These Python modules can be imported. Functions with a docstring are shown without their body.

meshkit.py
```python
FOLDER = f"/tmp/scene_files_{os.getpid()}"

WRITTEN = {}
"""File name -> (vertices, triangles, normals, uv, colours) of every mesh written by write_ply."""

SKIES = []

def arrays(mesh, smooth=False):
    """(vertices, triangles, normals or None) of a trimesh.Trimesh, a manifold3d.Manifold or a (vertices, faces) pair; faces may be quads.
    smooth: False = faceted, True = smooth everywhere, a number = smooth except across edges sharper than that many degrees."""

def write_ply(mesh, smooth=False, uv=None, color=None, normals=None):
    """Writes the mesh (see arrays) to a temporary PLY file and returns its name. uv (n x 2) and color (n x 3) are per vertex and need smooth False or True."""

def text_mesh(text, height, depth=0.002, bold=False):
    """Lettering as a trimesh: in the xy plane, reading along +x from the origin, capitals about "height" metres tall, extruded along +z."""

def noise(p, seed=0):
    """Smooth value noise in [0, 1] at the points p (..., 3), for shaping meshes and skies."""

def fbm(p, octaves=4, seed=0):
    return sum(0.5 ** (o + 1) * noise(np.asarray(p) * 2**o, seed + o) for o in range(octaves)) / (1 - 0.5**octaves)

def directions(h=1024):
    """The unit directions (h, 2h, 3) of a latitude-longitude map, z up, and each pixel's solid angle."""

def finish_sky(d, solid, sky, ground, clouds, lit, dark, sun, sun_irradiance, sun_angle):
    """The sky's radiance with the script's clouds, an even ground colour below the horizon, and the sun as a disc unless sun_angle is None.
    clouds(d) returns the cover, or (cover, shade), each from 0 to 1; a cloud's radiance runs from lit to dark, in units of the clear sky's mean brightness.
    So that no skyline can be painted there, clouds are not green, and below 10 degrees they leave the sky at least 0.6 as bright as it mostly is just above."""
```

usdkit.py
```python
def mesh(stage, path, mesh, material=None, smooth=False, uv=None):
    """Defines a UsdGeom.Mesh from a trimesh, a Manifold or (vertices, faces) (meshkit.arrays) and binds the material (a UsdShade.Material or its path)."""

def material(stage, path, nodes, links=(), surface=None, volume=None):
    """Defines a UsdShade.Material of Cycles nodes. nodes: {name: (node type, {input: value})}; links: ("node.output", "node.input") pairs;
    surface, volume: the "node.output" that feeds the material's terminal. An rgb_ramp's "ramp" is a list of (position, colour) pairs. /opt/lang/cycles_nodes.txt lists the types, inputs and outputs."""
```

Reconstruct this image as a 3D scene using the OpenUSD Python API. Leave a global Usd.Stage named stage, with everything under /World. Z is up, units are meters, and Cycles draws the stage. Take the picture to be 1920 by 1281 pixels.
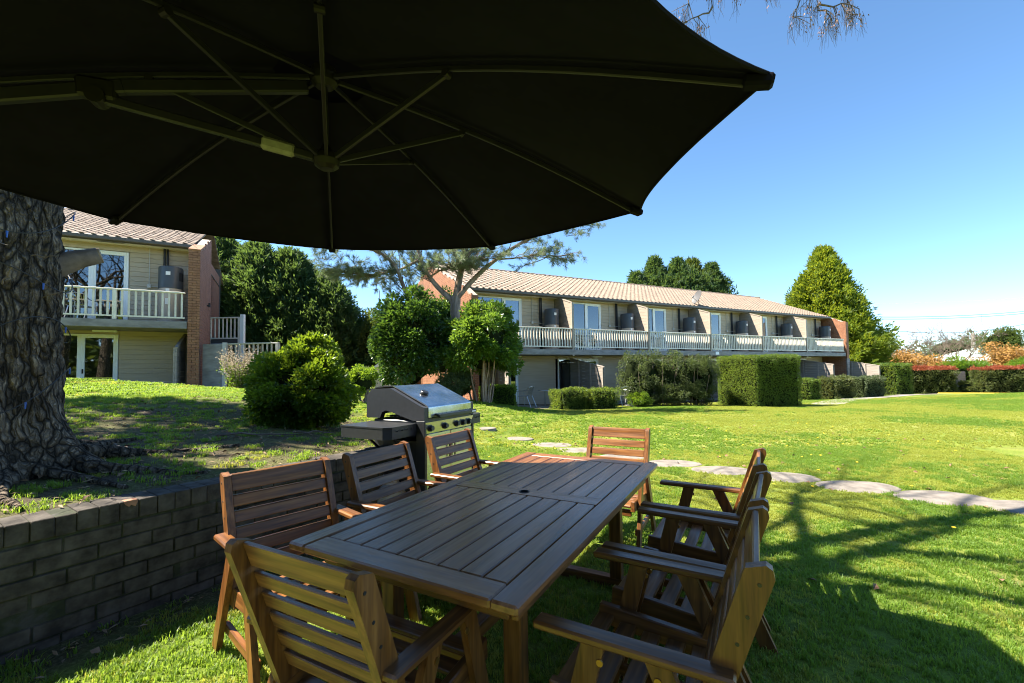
import math, random
import numpy as np, trimesh, shapely.geometry as sg
from scipy.interpolate import RBFInterpolator
from pxr import Usd, UsdGeom, UsdLux, UsdShade, Gf, Sdf, Vt
import usdkit, meshkit

random.seed(7); RNG = np.random.default_rng(11)
stage = Usd.Stage.CreateInMemory()
UsdGeom.SetStageUpAxis(stage, 'Z'); UsdGeom.SetStageMetersPerUnit(stage, 1.0)
UsdGeom.Xform.Define(stage, '/World'); UsdGeom.Scope.Define(stage, '/World/Looks')
A = np.array

# ------------------------------------------------------------------ camera, sky, sun, exposure
PITCH, ROLL, EYE = 0.03897, -0.01472, (0, 0, 1.45)
cam = UsdGeom.Camera.Define(stage, '/World/camera')
cam.CreateHorizontalApertureAttr(36.0); cam.CreateVerticalApertureAttr(24.02)
cam.CreateFocalLengthAttr(804.3 / 1920 * 36); cam.CreateVerticalApertureOffsetAttr(0.45)
cam.CreateClippingRangeAttr(Gf.Vec2f(0.05, 5000))
EXPOSURE = 2.15
cam.CreateExposureAttr(EXPOSURE)
_r0, _u0, _f0 = A([1, 0, 0.]), A([0, -math.sin(PITCH), math.cos(PITCH)]), A([0, math.cos(PITCH), math.sin(PITCH)])
_c, _s = math.cos(ROLL), math.sin(ROLL)
_r, _u = _c * _r0 + _s * _u0, -_s * _r0 + _c * _u0
UsdGeom.Xformable(cam).AddTransformOp().Set(Gf.Matrix4d(*_r, 0, *_u, 0, *(-_f0), 0, *EYE, 1))

SHIFT = A([0.74, -0.03])                       # how far a shadow moves per metre of height
SUN = A([-SHIFT[0], -SHIFT[1], 1.0]); SUN /= np.linalg.norm(SUN)
EL, ROT = math.asin(SUN[2]), math.atan2(SUN[0], SUN[1])
usdkit.material(stage, '/World/Looks/sky', {
    'sky': ('sky_texture', {'sky_type': 'single_scattering', 'sun_disc': False, 'sun_elevation': EL, 'sun_rotation': ROT,
                            'altitude': 2600.0, 'air_density': 1.0, 'aerosol_density': 0.25, 'ozone_density': 3.5}),
    'rich': ('hsv', {'saturation': 1.06, 'hue': 0.493}), 'bg': ('background_shader', {'strength': 0.077})}, [('sky.color', 'rich.color'), ('rich.color', 'bg.color')], surface='bg.background')
dome = UsdLux.DomeLight.Define(stage, '/World/sky')
UsdShade.MaterialBindingAPI.Apply(dome.GetPrim()).Bind(UsdShade.Material.Get(stage, '/World/Looks/sky'))
dome.GetPrim().SetCustomDataByKey('kind', 'structure'); dome.GetPrim().SetCustomDataByKey('label', 'clear blue daylight sky over the garden')
sun = UsdLux.DistantLight.Define(stage, '/World/sun')
sun.CreateIntensityAttr(1.15); sun.CreateAngleAttr(0.5); sun.CreateColorAttr(Gf.Vec3f(1.0, 0.93, 0.80)); sun.CreateNormalizeAttr(True)
_x = np.cross([0, 0, 1.0], SUN); _x /= np.linalg.norm(_x); _y = np.cross(SUN, _x)
UsdGeom.Xformable(sun).AddTransformOp().Set(Gf.Matrix4d(*_x, 0, *_y, 0, *SUN, 0, 0, 0, 30, 1))

# ------------------------------------------------------------------ naming helpers
USED = {}
def numbered(parent, name):
    k = USED.get((parent, name), -1) + 1; USED[(parent, name)] = k
    return f'{parent}/{name}' + (f'_{k:03d}' if k else '')
def tag(p, label=None, cat=None, group=None, kind=None):
    p = p.GetPrim() if hasattr(p, 'GetPrim') else p
    for k, v in (('label', label), ('category', cat), ('group', group), ('kind', kind)):
        if v: p.SetCustomDataByKey(k, v)
    return p
def place(x, loc, rz=0):
    x.AddTranslateOp().Set(Gf.Vec3d(*map(float, loc))); x.AddRotateZOp().Set(float(rz))
def thing(name, label, cat, loc=(0, 0, 0), rz=0, group=None):
    x = UsdGeom.Xform.Define(stage, numbered('/World', name)); place(x, loc, rz)
    tag(x, label, cat, group); return x
def P(parent, name, mesh, mat, smooth=False, label=None, kind=None):
    path = parent.GetPath().pathString if hasattr(parent, 'GetPath') else parent
    m = usdkit.mesh(stage, numbered(path, name), mesh, LOOK[mat] if isinstance(mat, str) else mat, smooth)
    if label or kind: tag(m, label, kind=kind)
    return m
def top(name, mesh, mat, label, cat=None, group=None, kind=None, smooth=False):
    m = P('/World', name, mesh, mat, smooth); tag(m, label, cat, group, kind); return m
def dup(src, loc, rz, label, group=None):
    d = src.GetPrim().GetCustomData()
    name = src.GetPrim().GetName()
    x = thing(name, label, d['category'], loc, rz, group or d.get('group'))
    x.GetPrim().GetReferences().AddInternalReference(src.GetPath()); x.GetPrim().SetInstanceable(True)
    return x

# ------------------------------------------------------------------ mesh helpers
def _chamfer_topo():
    v = chamfer_pts(A([1, 1, 1.]), .2)
    h = trimesh.Trimesh(v, trimesh.convex.convex_hull(v).faces, process=False)
    hull = trimesh.convex.convex_hull(v)
    idx = [int(np.argmin(((v - p) ** 2).sum(1))) for p in hull.vertices]
    return A(idx)[hull.faces]
def chamfer_pts(h, r):
    out = []
    for sx in (-1, 1):
        for sy in (-1, 1):
            for sz in (-1, 1):
                s = A([sx, sy, sz])
                for k in range(3):
                    q = h - r; q = q.copy(); q[k] = h[k]; out.append(s * q)
    return A(out)
CF = _chamfer_topo()
BOXF = A([[0, 1, 3], [0, 3, 2], [4, 6, 7], [4, 7, 5], [0, 4, 5], [0, 5, 1], [2, 3, 7], [2, 7, 6], [0, 2, 6], [0, 6, 4], [1, 5, 7], [1, 7, 3]])
def box(lo, hi, r=0):
    lo, hi = A(lo, float), A(hi, float)
    if r: return chamfer_pts((hi - lo) / 2, r) + (lo + hi) / 2, CF
    v = A([[x, y, z] for x in (lo[0], hi[0]) for y in (lo[1], hi[1]) for z in (lo[2], hi[2])])
    return v, BOXF
def bar(p0, p1, w, t, up=(0, 0, 1), r=0, ext=0):
    p0, p1 = A(p0, float), A(p1, float); d = p1 - p0; L = np.linalg.norm(d); d /= L
    s = np.cross(up, d); s /= np.linalg.norm(s); n = np.cross(d, s)
    v, f = box([-L / 2 - ext, -w / 2, -t / 2], [L / 2 + ext, w / 2, t / 2], r)
    return v @ A([d, s, n]) + (p0 + p1) / 2, f
def cat(*ms):
    V, Fs, n = [], [], 0
    for v, f in ms:
        V.append(v); Fs.append(A(f) + n); n += len(v)
    return np.vstack(V), np.vstack(Fs)
def tube(pts, rad, n=8, cap=True):
    pts = A(pts, float); m = len(pts); rad = np.broadcast_to(A(rad, float), (m,))
    d = np.gradient(pts, axis=0); d /= np.linalg.norm(d, axis=1)[:, None] + 1e-12
    ref = A([0, 0, 1.]) if abs(d[0][2]) < .9 else A([1., 0, 0]); V = []
    s = np.cross(ref, d[0])
    for i in range(m):
        s = s - d[i] * np.dot(s, d[i]); s /= np.linalg.norm(s) + 1e-12; t = np.cross(d[i], s)
        a = np.arange(n) * 2 * np.pi / n
        V.append(pts[i] + rad[i] * (np.cos(a)[:, None] * s + np.sin(a)[:, None] * t))
    V = np.vstack(V); i = np.arange(m - 1)[:, None] * n; j = np.arange(n)[None]; k = (j + 1) % n
    q = np.stack([i + j, i + k, i + n + k, i + n + j], -1).reshape(-1, 4)
    f = np.vstack([q[:, [0, 1, 2]], q[:, [0, 2, 3]]])
    if cap:
        V = np.vstack([V, pts[0], pts[-1]]); a = np.arange(n); b = (a + 1) % n; c0, c1 = len(V) - 2, len(V) - 1
        f = np.vstack([f, np.stack([0 * a + c0, b, a], -1), np.stack([0 * a + c1, a + (m - 1) * n, b + (m - 1) * n], -1)])
    return V, f
def extrude(poly, axis_o, ax, ay, az, depth):
    """polygon (2D) -> prism: points o + x*ax + y*ay, extruded depth along az"""
    m = trimesh.creation.extrude_polygon(sg.Polygon(poly), depth, engine='earcut')
    v = A(m.vertices); return A(axis_o) + v[:, :1] * A(ax) + v[:, 1:2] * A(ay) + v[:, 2:] * A(az), A(m.faces)
def lathe(prof, n=24, o=(0, 0, 0)):
    prof = A(prof, float); a = np.arange(n) * 2 * np.pi / n
    V = np.stack([prof[:, None, 0] * np.cos(a), prof[:, None, 0] * np.sin(a), np.repeat(prof[:, 1:], n, 1)], -1).reshape(-1, 3)
    m = len(prof); i = np.arange(m - 1)[:, None] * n; j = np.arange(n)[None]; k = (j + 1) % n
    q = np.stack([i + j, i + k, i + n + k, i + n + j], -1).reshape(-1, 4)
    return V + A(o), np.vstack([q[:, [0, 1, 2]], q[:, [0, 2, 3]]])
def rotz(m, deg, o=(0, 0, 0)):
    t = math.radians(deg); R = A([[math.cos(t), math.sin(t), 0], [-math.sin(t), math.cos(t), 0], [0, 0, 1]])
    return m[0] @ R + A(o), m[1]
def fbm(p, o=4, seed=0): return meshkit.fbm(p, o, seed)

# ------------------------------------------------------------------ materials
LOOK = {}
def mat(name, c1, c2=None, scale=6.0, stretch=(1, 1, 1), rough=0.6, bump=0.0, bscale=None, metallic=0.0, coat=0.0, island=0.0, lo=.35, hi=.65,
        spec=None, world=False, detail=5.0, c3=None, extra=None, rscale=None, bdist=0.01):
    c2 = c2 or c1
    n = {'tc': ('texture_coordinate', {}), 'geo': ('geometry', {}), 'mp': ('mapping', {'scale': tuple(stretch)}),
         'no': ('noise_texture', {'scale': scale, 'detail': detail, 'roughness': 0.6}),
         'ra': ('rgb_ramp', {'ramp': [(lo, c1), (hi, c2)] if c3 is None else [(lo, c1), ((lo + hi) / 2, c2), (hi, c3)]}),
         'p': ('principled_bsdf', {'roughness': rough, 'metallic': metallic, **({'coat_weight': coat, 'coat_roughness': .12} if coat else {}),
                                   **({'specular_ior_level': spec} if spec is not None else {}), **(extra or {})})}
    l = [('geo.position' if world else 'tc.object', 'mp.vector'), ('mp.vector', 'no.vector'), ('no.fac', 'ra.fac')]
    out = 'ra.color'
    if island:
        n['mr'] = ('map_range', {'from_min': 0.0, 'from_max': 1.0, 'to_min': 1 - island, 'to_max': 1 + island})
        n['hs'] = ('hsv', {})
        l += [('geo.random_per_island', 'mr.value'), ('mr.result', 'hs.value'), (out, 'hs.color')]; out = 'hs.color'
    l.append((out, 'p.base_color'))
    if bump:
        n['bn'] = ('noise_texture', {'scale': bscale or scale * 3, 'detail': 6.0, 'roughness': 0.65})
        n['bu'] = ('bump', {'strength': bump, 'distance': bdist})
        l += [('mp.vector', 'bn.vector'), ('bn.fac', 'bu.height'), ('bu.normal', 'p.normal')]
    if rscale:
        n['rn'] = ('noise_texture', {'scale': rscale, 'detail': 4.0}); n['rm'] = ('map_range', {'from_min': .3, 'from_max': .7, 'to_min': rough * .7, 'to_max': rough * 1.5})
        l += [('mp.vector', 'rn.vector'), ('rn.fac', 'rm.value'), ('rm.result', 'p.roughness')]
    LOOK[name] = usdkit.material(stage, f'/World/Looks/{name}', n, l, surface='p.BSDF')
def leafmat(name, cols, trans=0.35, rough=0.4, tcol=None, spec=0.4, patch=1.5):
    k = len(cols); ramp = [(i / (k - 1), c) for i, c in enumerate(cols)]
    tc = tcol or tuple(min(1, 1.6 * x) for x in cols[-1])
    n = {'geo': ('geometry', {}), 'no': ('noise_texture', {'scale': patch, 'detail': 3.0}), 'ad': ('math', {'math_type': 'multiply_add', }),
         'ra': ('rgb_ramp', {'ramp': ramp}), 'sc': ('math', {'math_type': 'multiply_add'}),
         'p': ('principled_bsdf', {'roughness': rough, 'specular_ior_level': spec}), 't': ('translucent_bsdf', {'color': tc}), 'mx': ('mix_closure', {'fac': trans})}
    n['sc'] = ('math', {'math_type': 'multiply', 'value2': 0.55}); n['ad'] = ('math', {'math_type': 'multiply', 'value2': 0.7}); n['su'] = ('math', {'math_type': 'add'}); n['sb'] = ('math', {'math_type': 'subtract', 'value2': 0.1})
    l = [('geo.position', 'no.vector'), ('geo.random_per_island', 'sc.value1'), ('no.fac', 'ad.value1'), ('sc.value', 'su.value1'), ('ad.value', 'su.value2'),
         ('su.value', 'sb.value1'), ('sb.value', 'ra.fac'), ('ra.color', 'p.base_color'), ('p.BSDF', 'mx.closure1'), ('t.BSDF', 'mx.closure2')]
    LOOK[name] = usdkit.material(stage, f'/World/Looks/{name}', n, l, surface='mx.closure')

WD1, WD2, WD3 = (.062, .022, .007), (.155, .060, .015), (.265, .112, .028)
for nm, st in (('wood_x', (.6, 9, 9)), ('wood_y', (9, .6, 9)), ('wood_z', (9, 9, .6))):
    mat(nm, WD1, WD2, 5.0, st, rough=.36, bump=.12, bscale=9, spec=.45, c3=WD3, lo=.3, hi=.75, rscale=3, bdist=.004)
mat('wood_table', (.125, .045, .016), (.225, .088, .030), 4.0, (9, .5, 9), rough=.25, bump=.1, bscale=9, spec=.45, coat=.15, island=.16, c3=(.32, .145, .056), lo=.3, hi=.75, rscale=2, bdist=.004)
mat('brass', (.45, .25, .08), rough=.4, metallic=1)
LOOK['canopy'] = usdkit.material(stage, '/World/Looks/canopy', {
    'geo': ('geometry', {}), 'n1': ('noise_texture', {'scale': 5.0, 'detail': 6.0, 'roughness': .7}), 'n2': ('noise_texture', {'scale': 230.0, 'detail': 2.0}), 'mp': ('mapping', {'scale': (1, 1, 1)}),
    'ra': ('rgb_ramp', {'ramp': [(.35, (.025, .025, .031)), (.7, (.055, .055, .066))]}), 'rb': ('rgb_ramp', {'ramp': [(.3, (.0028, .0025, .0062)), (.7, (.0050, .0046, .0100))]}),
    'bu': ('bump', {'strength': .25, 'distance': .002}), 'p': ('principled_bsdf', {'roughness': .8, 'specular_ior_level': .12}), 't': ('translucent_bsdf', {}), 'm': ('mix_closure', {'fac': .14})},
    [('geo.position', 'n1.vector'), ('geo.position', 'n2.vector'), ('n1.fac', 'ra.fac'), ('n1.fac', 'rb.fac'), ('ra.color', 't.color'), ('rb.color', 'p.base_color'), ('n2.fac', 'bu.height'), ('bu.normal', 'p.normal'), ('p.BSDF', 'm.closure1'), ('t.BSDF', 'm.closure2')], surface='m.closure')
mat('umbrella_metal', (.009, .0085, .013), (.012, .0115, .017), 8, rough=.42, spec=.3)
mat('umbrella_plastic', (.006, .005, .005), rough=.5, spec=.25)
mat('pale_cloth', (.13, .125, .12), (.19, .185, .175), 30, rough=.8)
mat('wall_brick', (.034, .028, .023), (.078, .065, .053), 9, rough=.8, bump=.6, bscale=60, island=.22, c3=(.115, .098, .082), bdist=.006, spec=.2)
mat('wall_brick_chip', (.22, .10, .055), (.34, .17, .10), 18, rough=.85, bump=.4, bscale=60, bdist=.006)
mat('moss_mortar', (.016, .017, .009), (.028, .033, .012), 9, rough=.95, bump=.6, bscale=60, c3=(.055, .050, .042))
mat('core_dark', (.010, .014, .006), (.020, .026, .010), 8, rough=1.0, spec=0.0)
LOOK['bark'] = usdkit.material(stage, '/World/Looks/bark', {
    'tc': ('texture_coordinate', {}), 'wn': ('noise_texture', {'scale': 2.6, 'detail': 4.0, 'roughness': .6}), 'wm': ('vector_math', {'math_type': 'multiply_add', 'vector2': (.16, .16, .3)}),
    'mp': ('mapping', {'scale': (1, 1, .24)}), 'v1': ('voronoi_texture', {'feature': 'distance_to_edge', 'scale': 15.0, 'randomness': 1.0}), 'v2': ('voronoi_texture', {'feature': 'distance_to_edge', 'scale': 38.0}),
    'k1': ('map_range', {'from_min': 0.0, 'from_max': .16, 'clamp': True}), 'k2': ('map_range', {'from_min': 0.0, 'from_max': .25, 'to_min': .55, 'clamp': True}), 'kk': ('math', {'math_type': 'multiply'}),
    'n1': ('noise_texture', {'scale': 9.0, 'detail': 6.0, 'roughness': .7}), 'rc': ('rgb_ramp', {'ramp': [(.3, (.085, .060, .040)), (.5, (.17, .128, .090)), (.7, (.28, .22, .165))]}),
    'mx': ('mix', {'mix_type': 'mix', 'color1': (.012, .009, .006)}), 'ha': ('math', {'math_type': 'multiply_add', 'value2': .35}), 'bu': ('bump', {'strength': 1.0, 'distance': .035}), 'p': ('principled_bsdf', {'roughness': .92, 'specular_ior_level': .2})},
    [('tc.object', 'wn.vector'), ('wn.color', 'wm.vector1'), ('tc.object', 'wm.vector3'), ('wm.vector', 'mp.vector'), ('mp.vector', 'v1.vector'), ('mp.vector', 'v2.vector'), ('v1.distance', 'k1.value'), ('v2.distance', 'k2.value'),
     ('k1.result', 'kk.value1'), ('k2.result', 'kk.value2'), ('tc.object', 'n1.vector'), ('n1.fac', 'rc.fac'), ('kk.value', 'mx.fac'), ('rc.color', 'mx.color2'), ('mx.color', 'p.base_color'),
     ('n1.fac', 'ha.value1'), ('kk.value', 'ha.value3'), ('ha.value', 'bu.height'), ('bu.normal', 'p.normal')], surface='p.BSDF')
mat('cut_wood', (.16, .10, .055), (.30, .21, .12), 14, rough=.85, bump=.4, bscale=40)
mat('pine_bark', (.14, .09, .06), (.27, .185, .13), 6, (1, 1, .3), rough=.9, bump=.8, bscale=20, c3=(.34, .245, .18), bdist=.03)
mat('twig', (.09, .065, .048), (.17, .125, .095), 10, rough=.9)
mat('wire_black', (.01, .01, .012), rough=.5)
mat('bulb_blue', (.02, .08, .35), rough=.2)
mat('siding', (.42, .335, .235), (.48, .385, .275), 3, (.4, 1, 6), rough=.6, bump=.08, bscale=20, island=.05)
mat('fin_board', (.30, .24, .185), (.36, .295, .23), 4, (1, .4, 4), rough=.65, bump=.1, bscale=20, island=.08)
mat('fence_board', (.27, .23, .195), (.37, .315, .27), 4, (1, .4, 4), rough=.8, bump=.2, bscale=20, island=.12)
mat('white_frame', (.78, .78, .76), rough=.35)
mat('baluster', (.62, .55, .45), (.72, .65, .54), 5, rough=.5, island=.05)
mat('rail_cream', (.66, .59, .48), (.74, .67, .56), 5, rough=.5)
mat('rail_grey', (.38, .35, .33), (.46, .43, .40), 5, rough=.6)
mat('slab', (.16, .145, .135), (.26, .24, .225), 2.5, (1, 1, 3), rough=.85, bump=.2, bscale=30)
mat('gutter', (.085, .068, .052), rough=.45)
mat('tile', (.185, .135, .098), (.27, .20, .147), 3, rough=.75, bump=.2, bscale=30, island=.16, world=True)
mat('tile_old', (.17, .115, .08), (.29, .21, .155), 3, rough=.85, bump=.3, bscale=30, island=.22, world=True, c3=(.34, .26, .2))
mat('brick_red', (.27, .11, .055), (.38, .17, .085), 5, rough=.85, bump=.3, bscale=60, island=.2)
mat('brick_dull', (.25, .11, .065), (.34, .16, .10), 5, rough=.85, bump=.3, bscale=60, island=.2)
mat('mortar', (.30, .24, .19), (.38, .32, .26), 10, rough=.95)
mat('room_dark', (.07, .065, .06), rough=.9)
mat('curtain', (.22, .21, .19), (.30, .29, .265), 3, rough=.9)
mat('heater_dark', (.045, .052, .062), (.055, .062, .072), 4, rough=.35)
mat('heater_beige', (.42, .34, .27), rough=.45)
mat('label_white', (.7, .7, .7), rough=.5)
mat('pipe_grey', (.5, .48, .44), rough=.5)
mat('chair_metal', (.62, .62, .62), rough=.28, metallic=1)
mat('bbq_black', (.018, .019, .021), (.024, .025, .027), 30, rough=.36, bump=.05, bscale=200)
mat('bbq_grey', (.018, .019, .022), (.024, .025, .029), 30, rough=.4)
mat('steel', (.48, .48, .47), (.6, .6, .59), 5, (.3, 30, 30), rough=.24, metallic=1, bump=.02, bscale=30)
mat('steel_lid', (.42, .43, .44), (.56, .57, .58), 3, rough=.22, metallic=1, rscale=6)
mat('knob', (.012, .012, .013), rough=.38)
mat('stone', (.13, .11, .09), (.185, .158, .132), 6, rough=.9, bump=.35, bscale=40, c3=(.215, .187, .158), world=True)
mat('concrete', (.19, .165, .135), (.26, .23, .19), 1.5, rough=.9, bump=.2, bscale=30, world=True)
mat('paint_yellow', (.7, .52, .05), rough=.7)
mat('roof_green', (.33, .40, .36), (.40, .47, .42), 2, rough=.6)
mat('house_brick', (.20, .12, .10), (.28, .17, .14), 6, rough=.9)
mat('pole_wood', (.25, .22, .18), (.35, .31, .26), 6, rough=.9)
mat('pole_green', (.10, .24, .20), rough=.5)
mat('dish', (.09, .085, .08), rough=.5)
mat('dead_leaf', (.16, .08, .035), (.34, .20, .11), 3, rough=.8, island=.35, world=True)
mat('dandelion', (.80, .50, .01), rough=.7)
mat('seed', (.26, .13, .07), (.50, .30, .20), 8, rough=.8, island=.3, world=True)
LOOK['glass'] = usdkit.material(stage, '/World/Looks/glass', {
    'f': ('fresnel', {'IOR': 1.7}), 'k': ('math', {'math_type': 'multiply_add', 'value2': 1.3, 'value3': 0.06}), 't': ('transparent_bsdf', {'color': (.62, .66, .68)}),
    'g': ('glossy_bsdf', {'color': (.9, .95, 1), 'roughness': .02}), 'm': ('mix_closure', {})},
    [('f.fac', 'k.value1'), ('k.value', 'm.fac'), ('t.BSDF', 'm.closure1'), ('g.BSDF', 'm.closure2')], surface='m.closure')
leafmat('leaf_bush', [(.014, .038, .006), (.042, .092, .010), (.13, .20, .014)], .4, .34, (.30, .42, .02))
leafmat('leaf_lime', [(.05, .11, .008), (.09, .17, .012), (.15, .23, .02)], .42, .4, (.32, .46, .03))
leafmat('leaf_camellia', [(.018, .05, .010), (.034, .085, .014), (.065, .135, .02)], .28, .27, (.18, .32, .03), spec=.6)
leafmat('leaf_camellia_light', [(.03, .075, .010), (.055, .125, .014), (.10, .19, .022)], .35, .3, (.28, .44, .04), spec=.6)
leafmat('leaf_grey', [(.05, .085, .035), (.09, .13, .06), (.16, .2, .11)], .3, .5, (.2, .28, .1))
leafmat('leaf_cypress', [(.018, .045, .014), (.038, .085, .02), (.085, .145, .03)], .3, .6, (.18, .28, .05), patch=.5)
leafmat('leaf_mid', [(.028, .05, .010), (.055, .09, .014), (.11, .145, .022)], .3, .6, (.22, .28, .03), patch=.5)
leafmat('leaf_gold', [(.05, .085, .006), (.12, .175, .009), (.22, .27, .014)], .35, .55, (.42, .48, .03), patch=.35)
leafmat('leaf_pine', [(.14, .165, .10), (.24, .275, .165), (.35, .37, .25)], .45, .5, (.2, .26, .12))
leafmat('leaf_hedge', [(.04, .075, .014), (.085, .14, .02), (.16, .21, .04)], .4, .5, (.36, .46, .05))
leafmat('leaf_sage', [(.05, .07, .03), (.10, .13, .055), (.18, .21, .10)], .3, .55, (.18, .24, .08))
leafmat('leaf_scraggy', [(.035, .05, .02), (.085, .11, .04), (.20, .22, .095)], .4, .5, (.18, .24, .06))
leafmat('leaf_photinia', [(.04, .07, .018), (.11, .13, .035), (.24, .17, .07)], .35, .45, (.22, .22, .05))
leafmat('leaf_red', [(.20, .045, .02), (.30, .075, .03), (.38, .12, .05)], .3, .45, (.5, .15, .06))
leafmat('leaf_orange', [(.24, .12, .03), (.37, .20, .045), (.46, .28, .08)], .25, .6, (.48, .28, .07))
leafmat('leaf_blossom', [(.30, .24, .17), (.42, .34, .25), (.5, .42, .33)], .3, .7, (.5, .42, .3))
leafmat('leaf_blade', [(.165, .20, .03), (.265, .29, .045), (.40, .375, .11)], .42, .55, (.60, .61, .08), patch=.7)
leafmat('leaf_blade_lush', [(.075, .135, .018), (.13, .21, .024), (.20, .28, .04)], .42, .5, (.38, .54, .05), patch=.7)

# ground: grass, with bare earth where the mesh's "dirt" value says so
LOOK['ground'] = usdkit.material(stage, '/World/Looks/ground', {
    'geo': ('geometry', {}), 'n1': ('noise_texture', {'scale': .55, 'detail': 6.0, 'roughness': .6}), 'n2': ('noise_texture', {'scale': 55.0, 'detail': 4.0, 'roughness': .7}),
    'n3': ('noise_texture', {'scale': 3.5, 'detail': 5.0, 'roughness': .65}),
    'r1': ('rgb_ramp', {'ramp': [(.34, (.10, .155, .02)), (.5, (.17, .22, .03)), (.66, (.26, .265, .065))]}),
    'r2': ('rgb_ramp', {'ramp': [(.3, (.45, .45, .45)), (.62, (1.15, 1.15, 1.1))]}),
    'mu': ('mix', {'mix_type': 'multiply', 'fac': .8}),
    'rd': ('rgb_ramp', {'ramp': [(.32, (.026, .018, .012)), (.5, (.065, .047, .032)), (.68, (.15, .115, .085))]}),
    'at': ('attribute', {'attribute': 'dirt'}), 'ma': ('math', {'math_type': 'multiply_add', 'value2': 1.5, 'value3': -0.75}), 'ms': ('math', {'math_type': 'add', 'use_clamp': True}),
    'mx': ('mix', {'mix_type': 'mix'}), 'bu': ('bump', {'strength': .8, 'distance': .03}), 'p': ('principled_bsdf', {'roughness': .9, 'specular_ior_level': .15})},
    [('geo.position', 'n1.vector'), ('geo.position', 'n2.vector'), ('geo.position', 'n3.vector'), ('n1.fac', 'r1.fac'), ('n2.fac', 'r2.fac'), ('r1.color', 'mu.color1'), ('r2.color', 'mu.color2'),
     ('n2.fac', 'rd.fac'), ('n3.fac', 'ma.value1'), ('ma.value', 'ms.value1'), ('at.fac', 'ms.value2'), ('ms.value', 'mx.fac'), ('mu.color', 'mx.color1'), ('rd.color', 'mx.color2'),
     ('mx.color', 'p.base_color'), ('n2.fac', 'bu.height'), ('bu.normal', 'p.normal')], surface='p.BSDF')

# ------------------------------------------------------------------ terrain
WP, WANG = A([-2.2, 2.8]), math.radians(57.0)          # the retaining wall's face line
WD, WN = A([math.cos(WANG), math.sin(WANG)]), A([math.sin(WANG), -math.cos(WANG)])
LOWP = A([(0, 0, 0), (1.5, 2.8, -.03), (3, 6.3, -.03), (5.2, 4.5, -.03), (0, 9.3, -.02), (-.7, 10, 0), (5, 10, -.05), (2.2, 17, -.1), (5.4, 18, -.1), (8.3, 17.5, -.1), (10.7, 18.5, -.22),
          (16.4, 24, -.4), (22, 27, -.5), (30, 31, -.62), (33, 30, -.66), (45, 42, -.6), (28, 21, .02), (22, 15, .08), (12, 10, 0), (12, 3, 0), (10, -5, 0), (0, -8, 0), (-.6, 15.5, .17), (-.9, 14, .42),
          (-2, 14.6, .5), (-3.3, 14, .56), (0, 22, -.25), (8, 25, -.3), (18, 31, -.45), (-2, 2, 0), (-1.2, 4.6, 0), (-5, 0, 0), (-3, 8, .4), (-6, 16, .55), (25, 0, 0), (-10, -10, 0), (60, 60, -.6), (60, 0, 0), (-8, 25, .4), (-30, 40, .4)])
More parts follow.
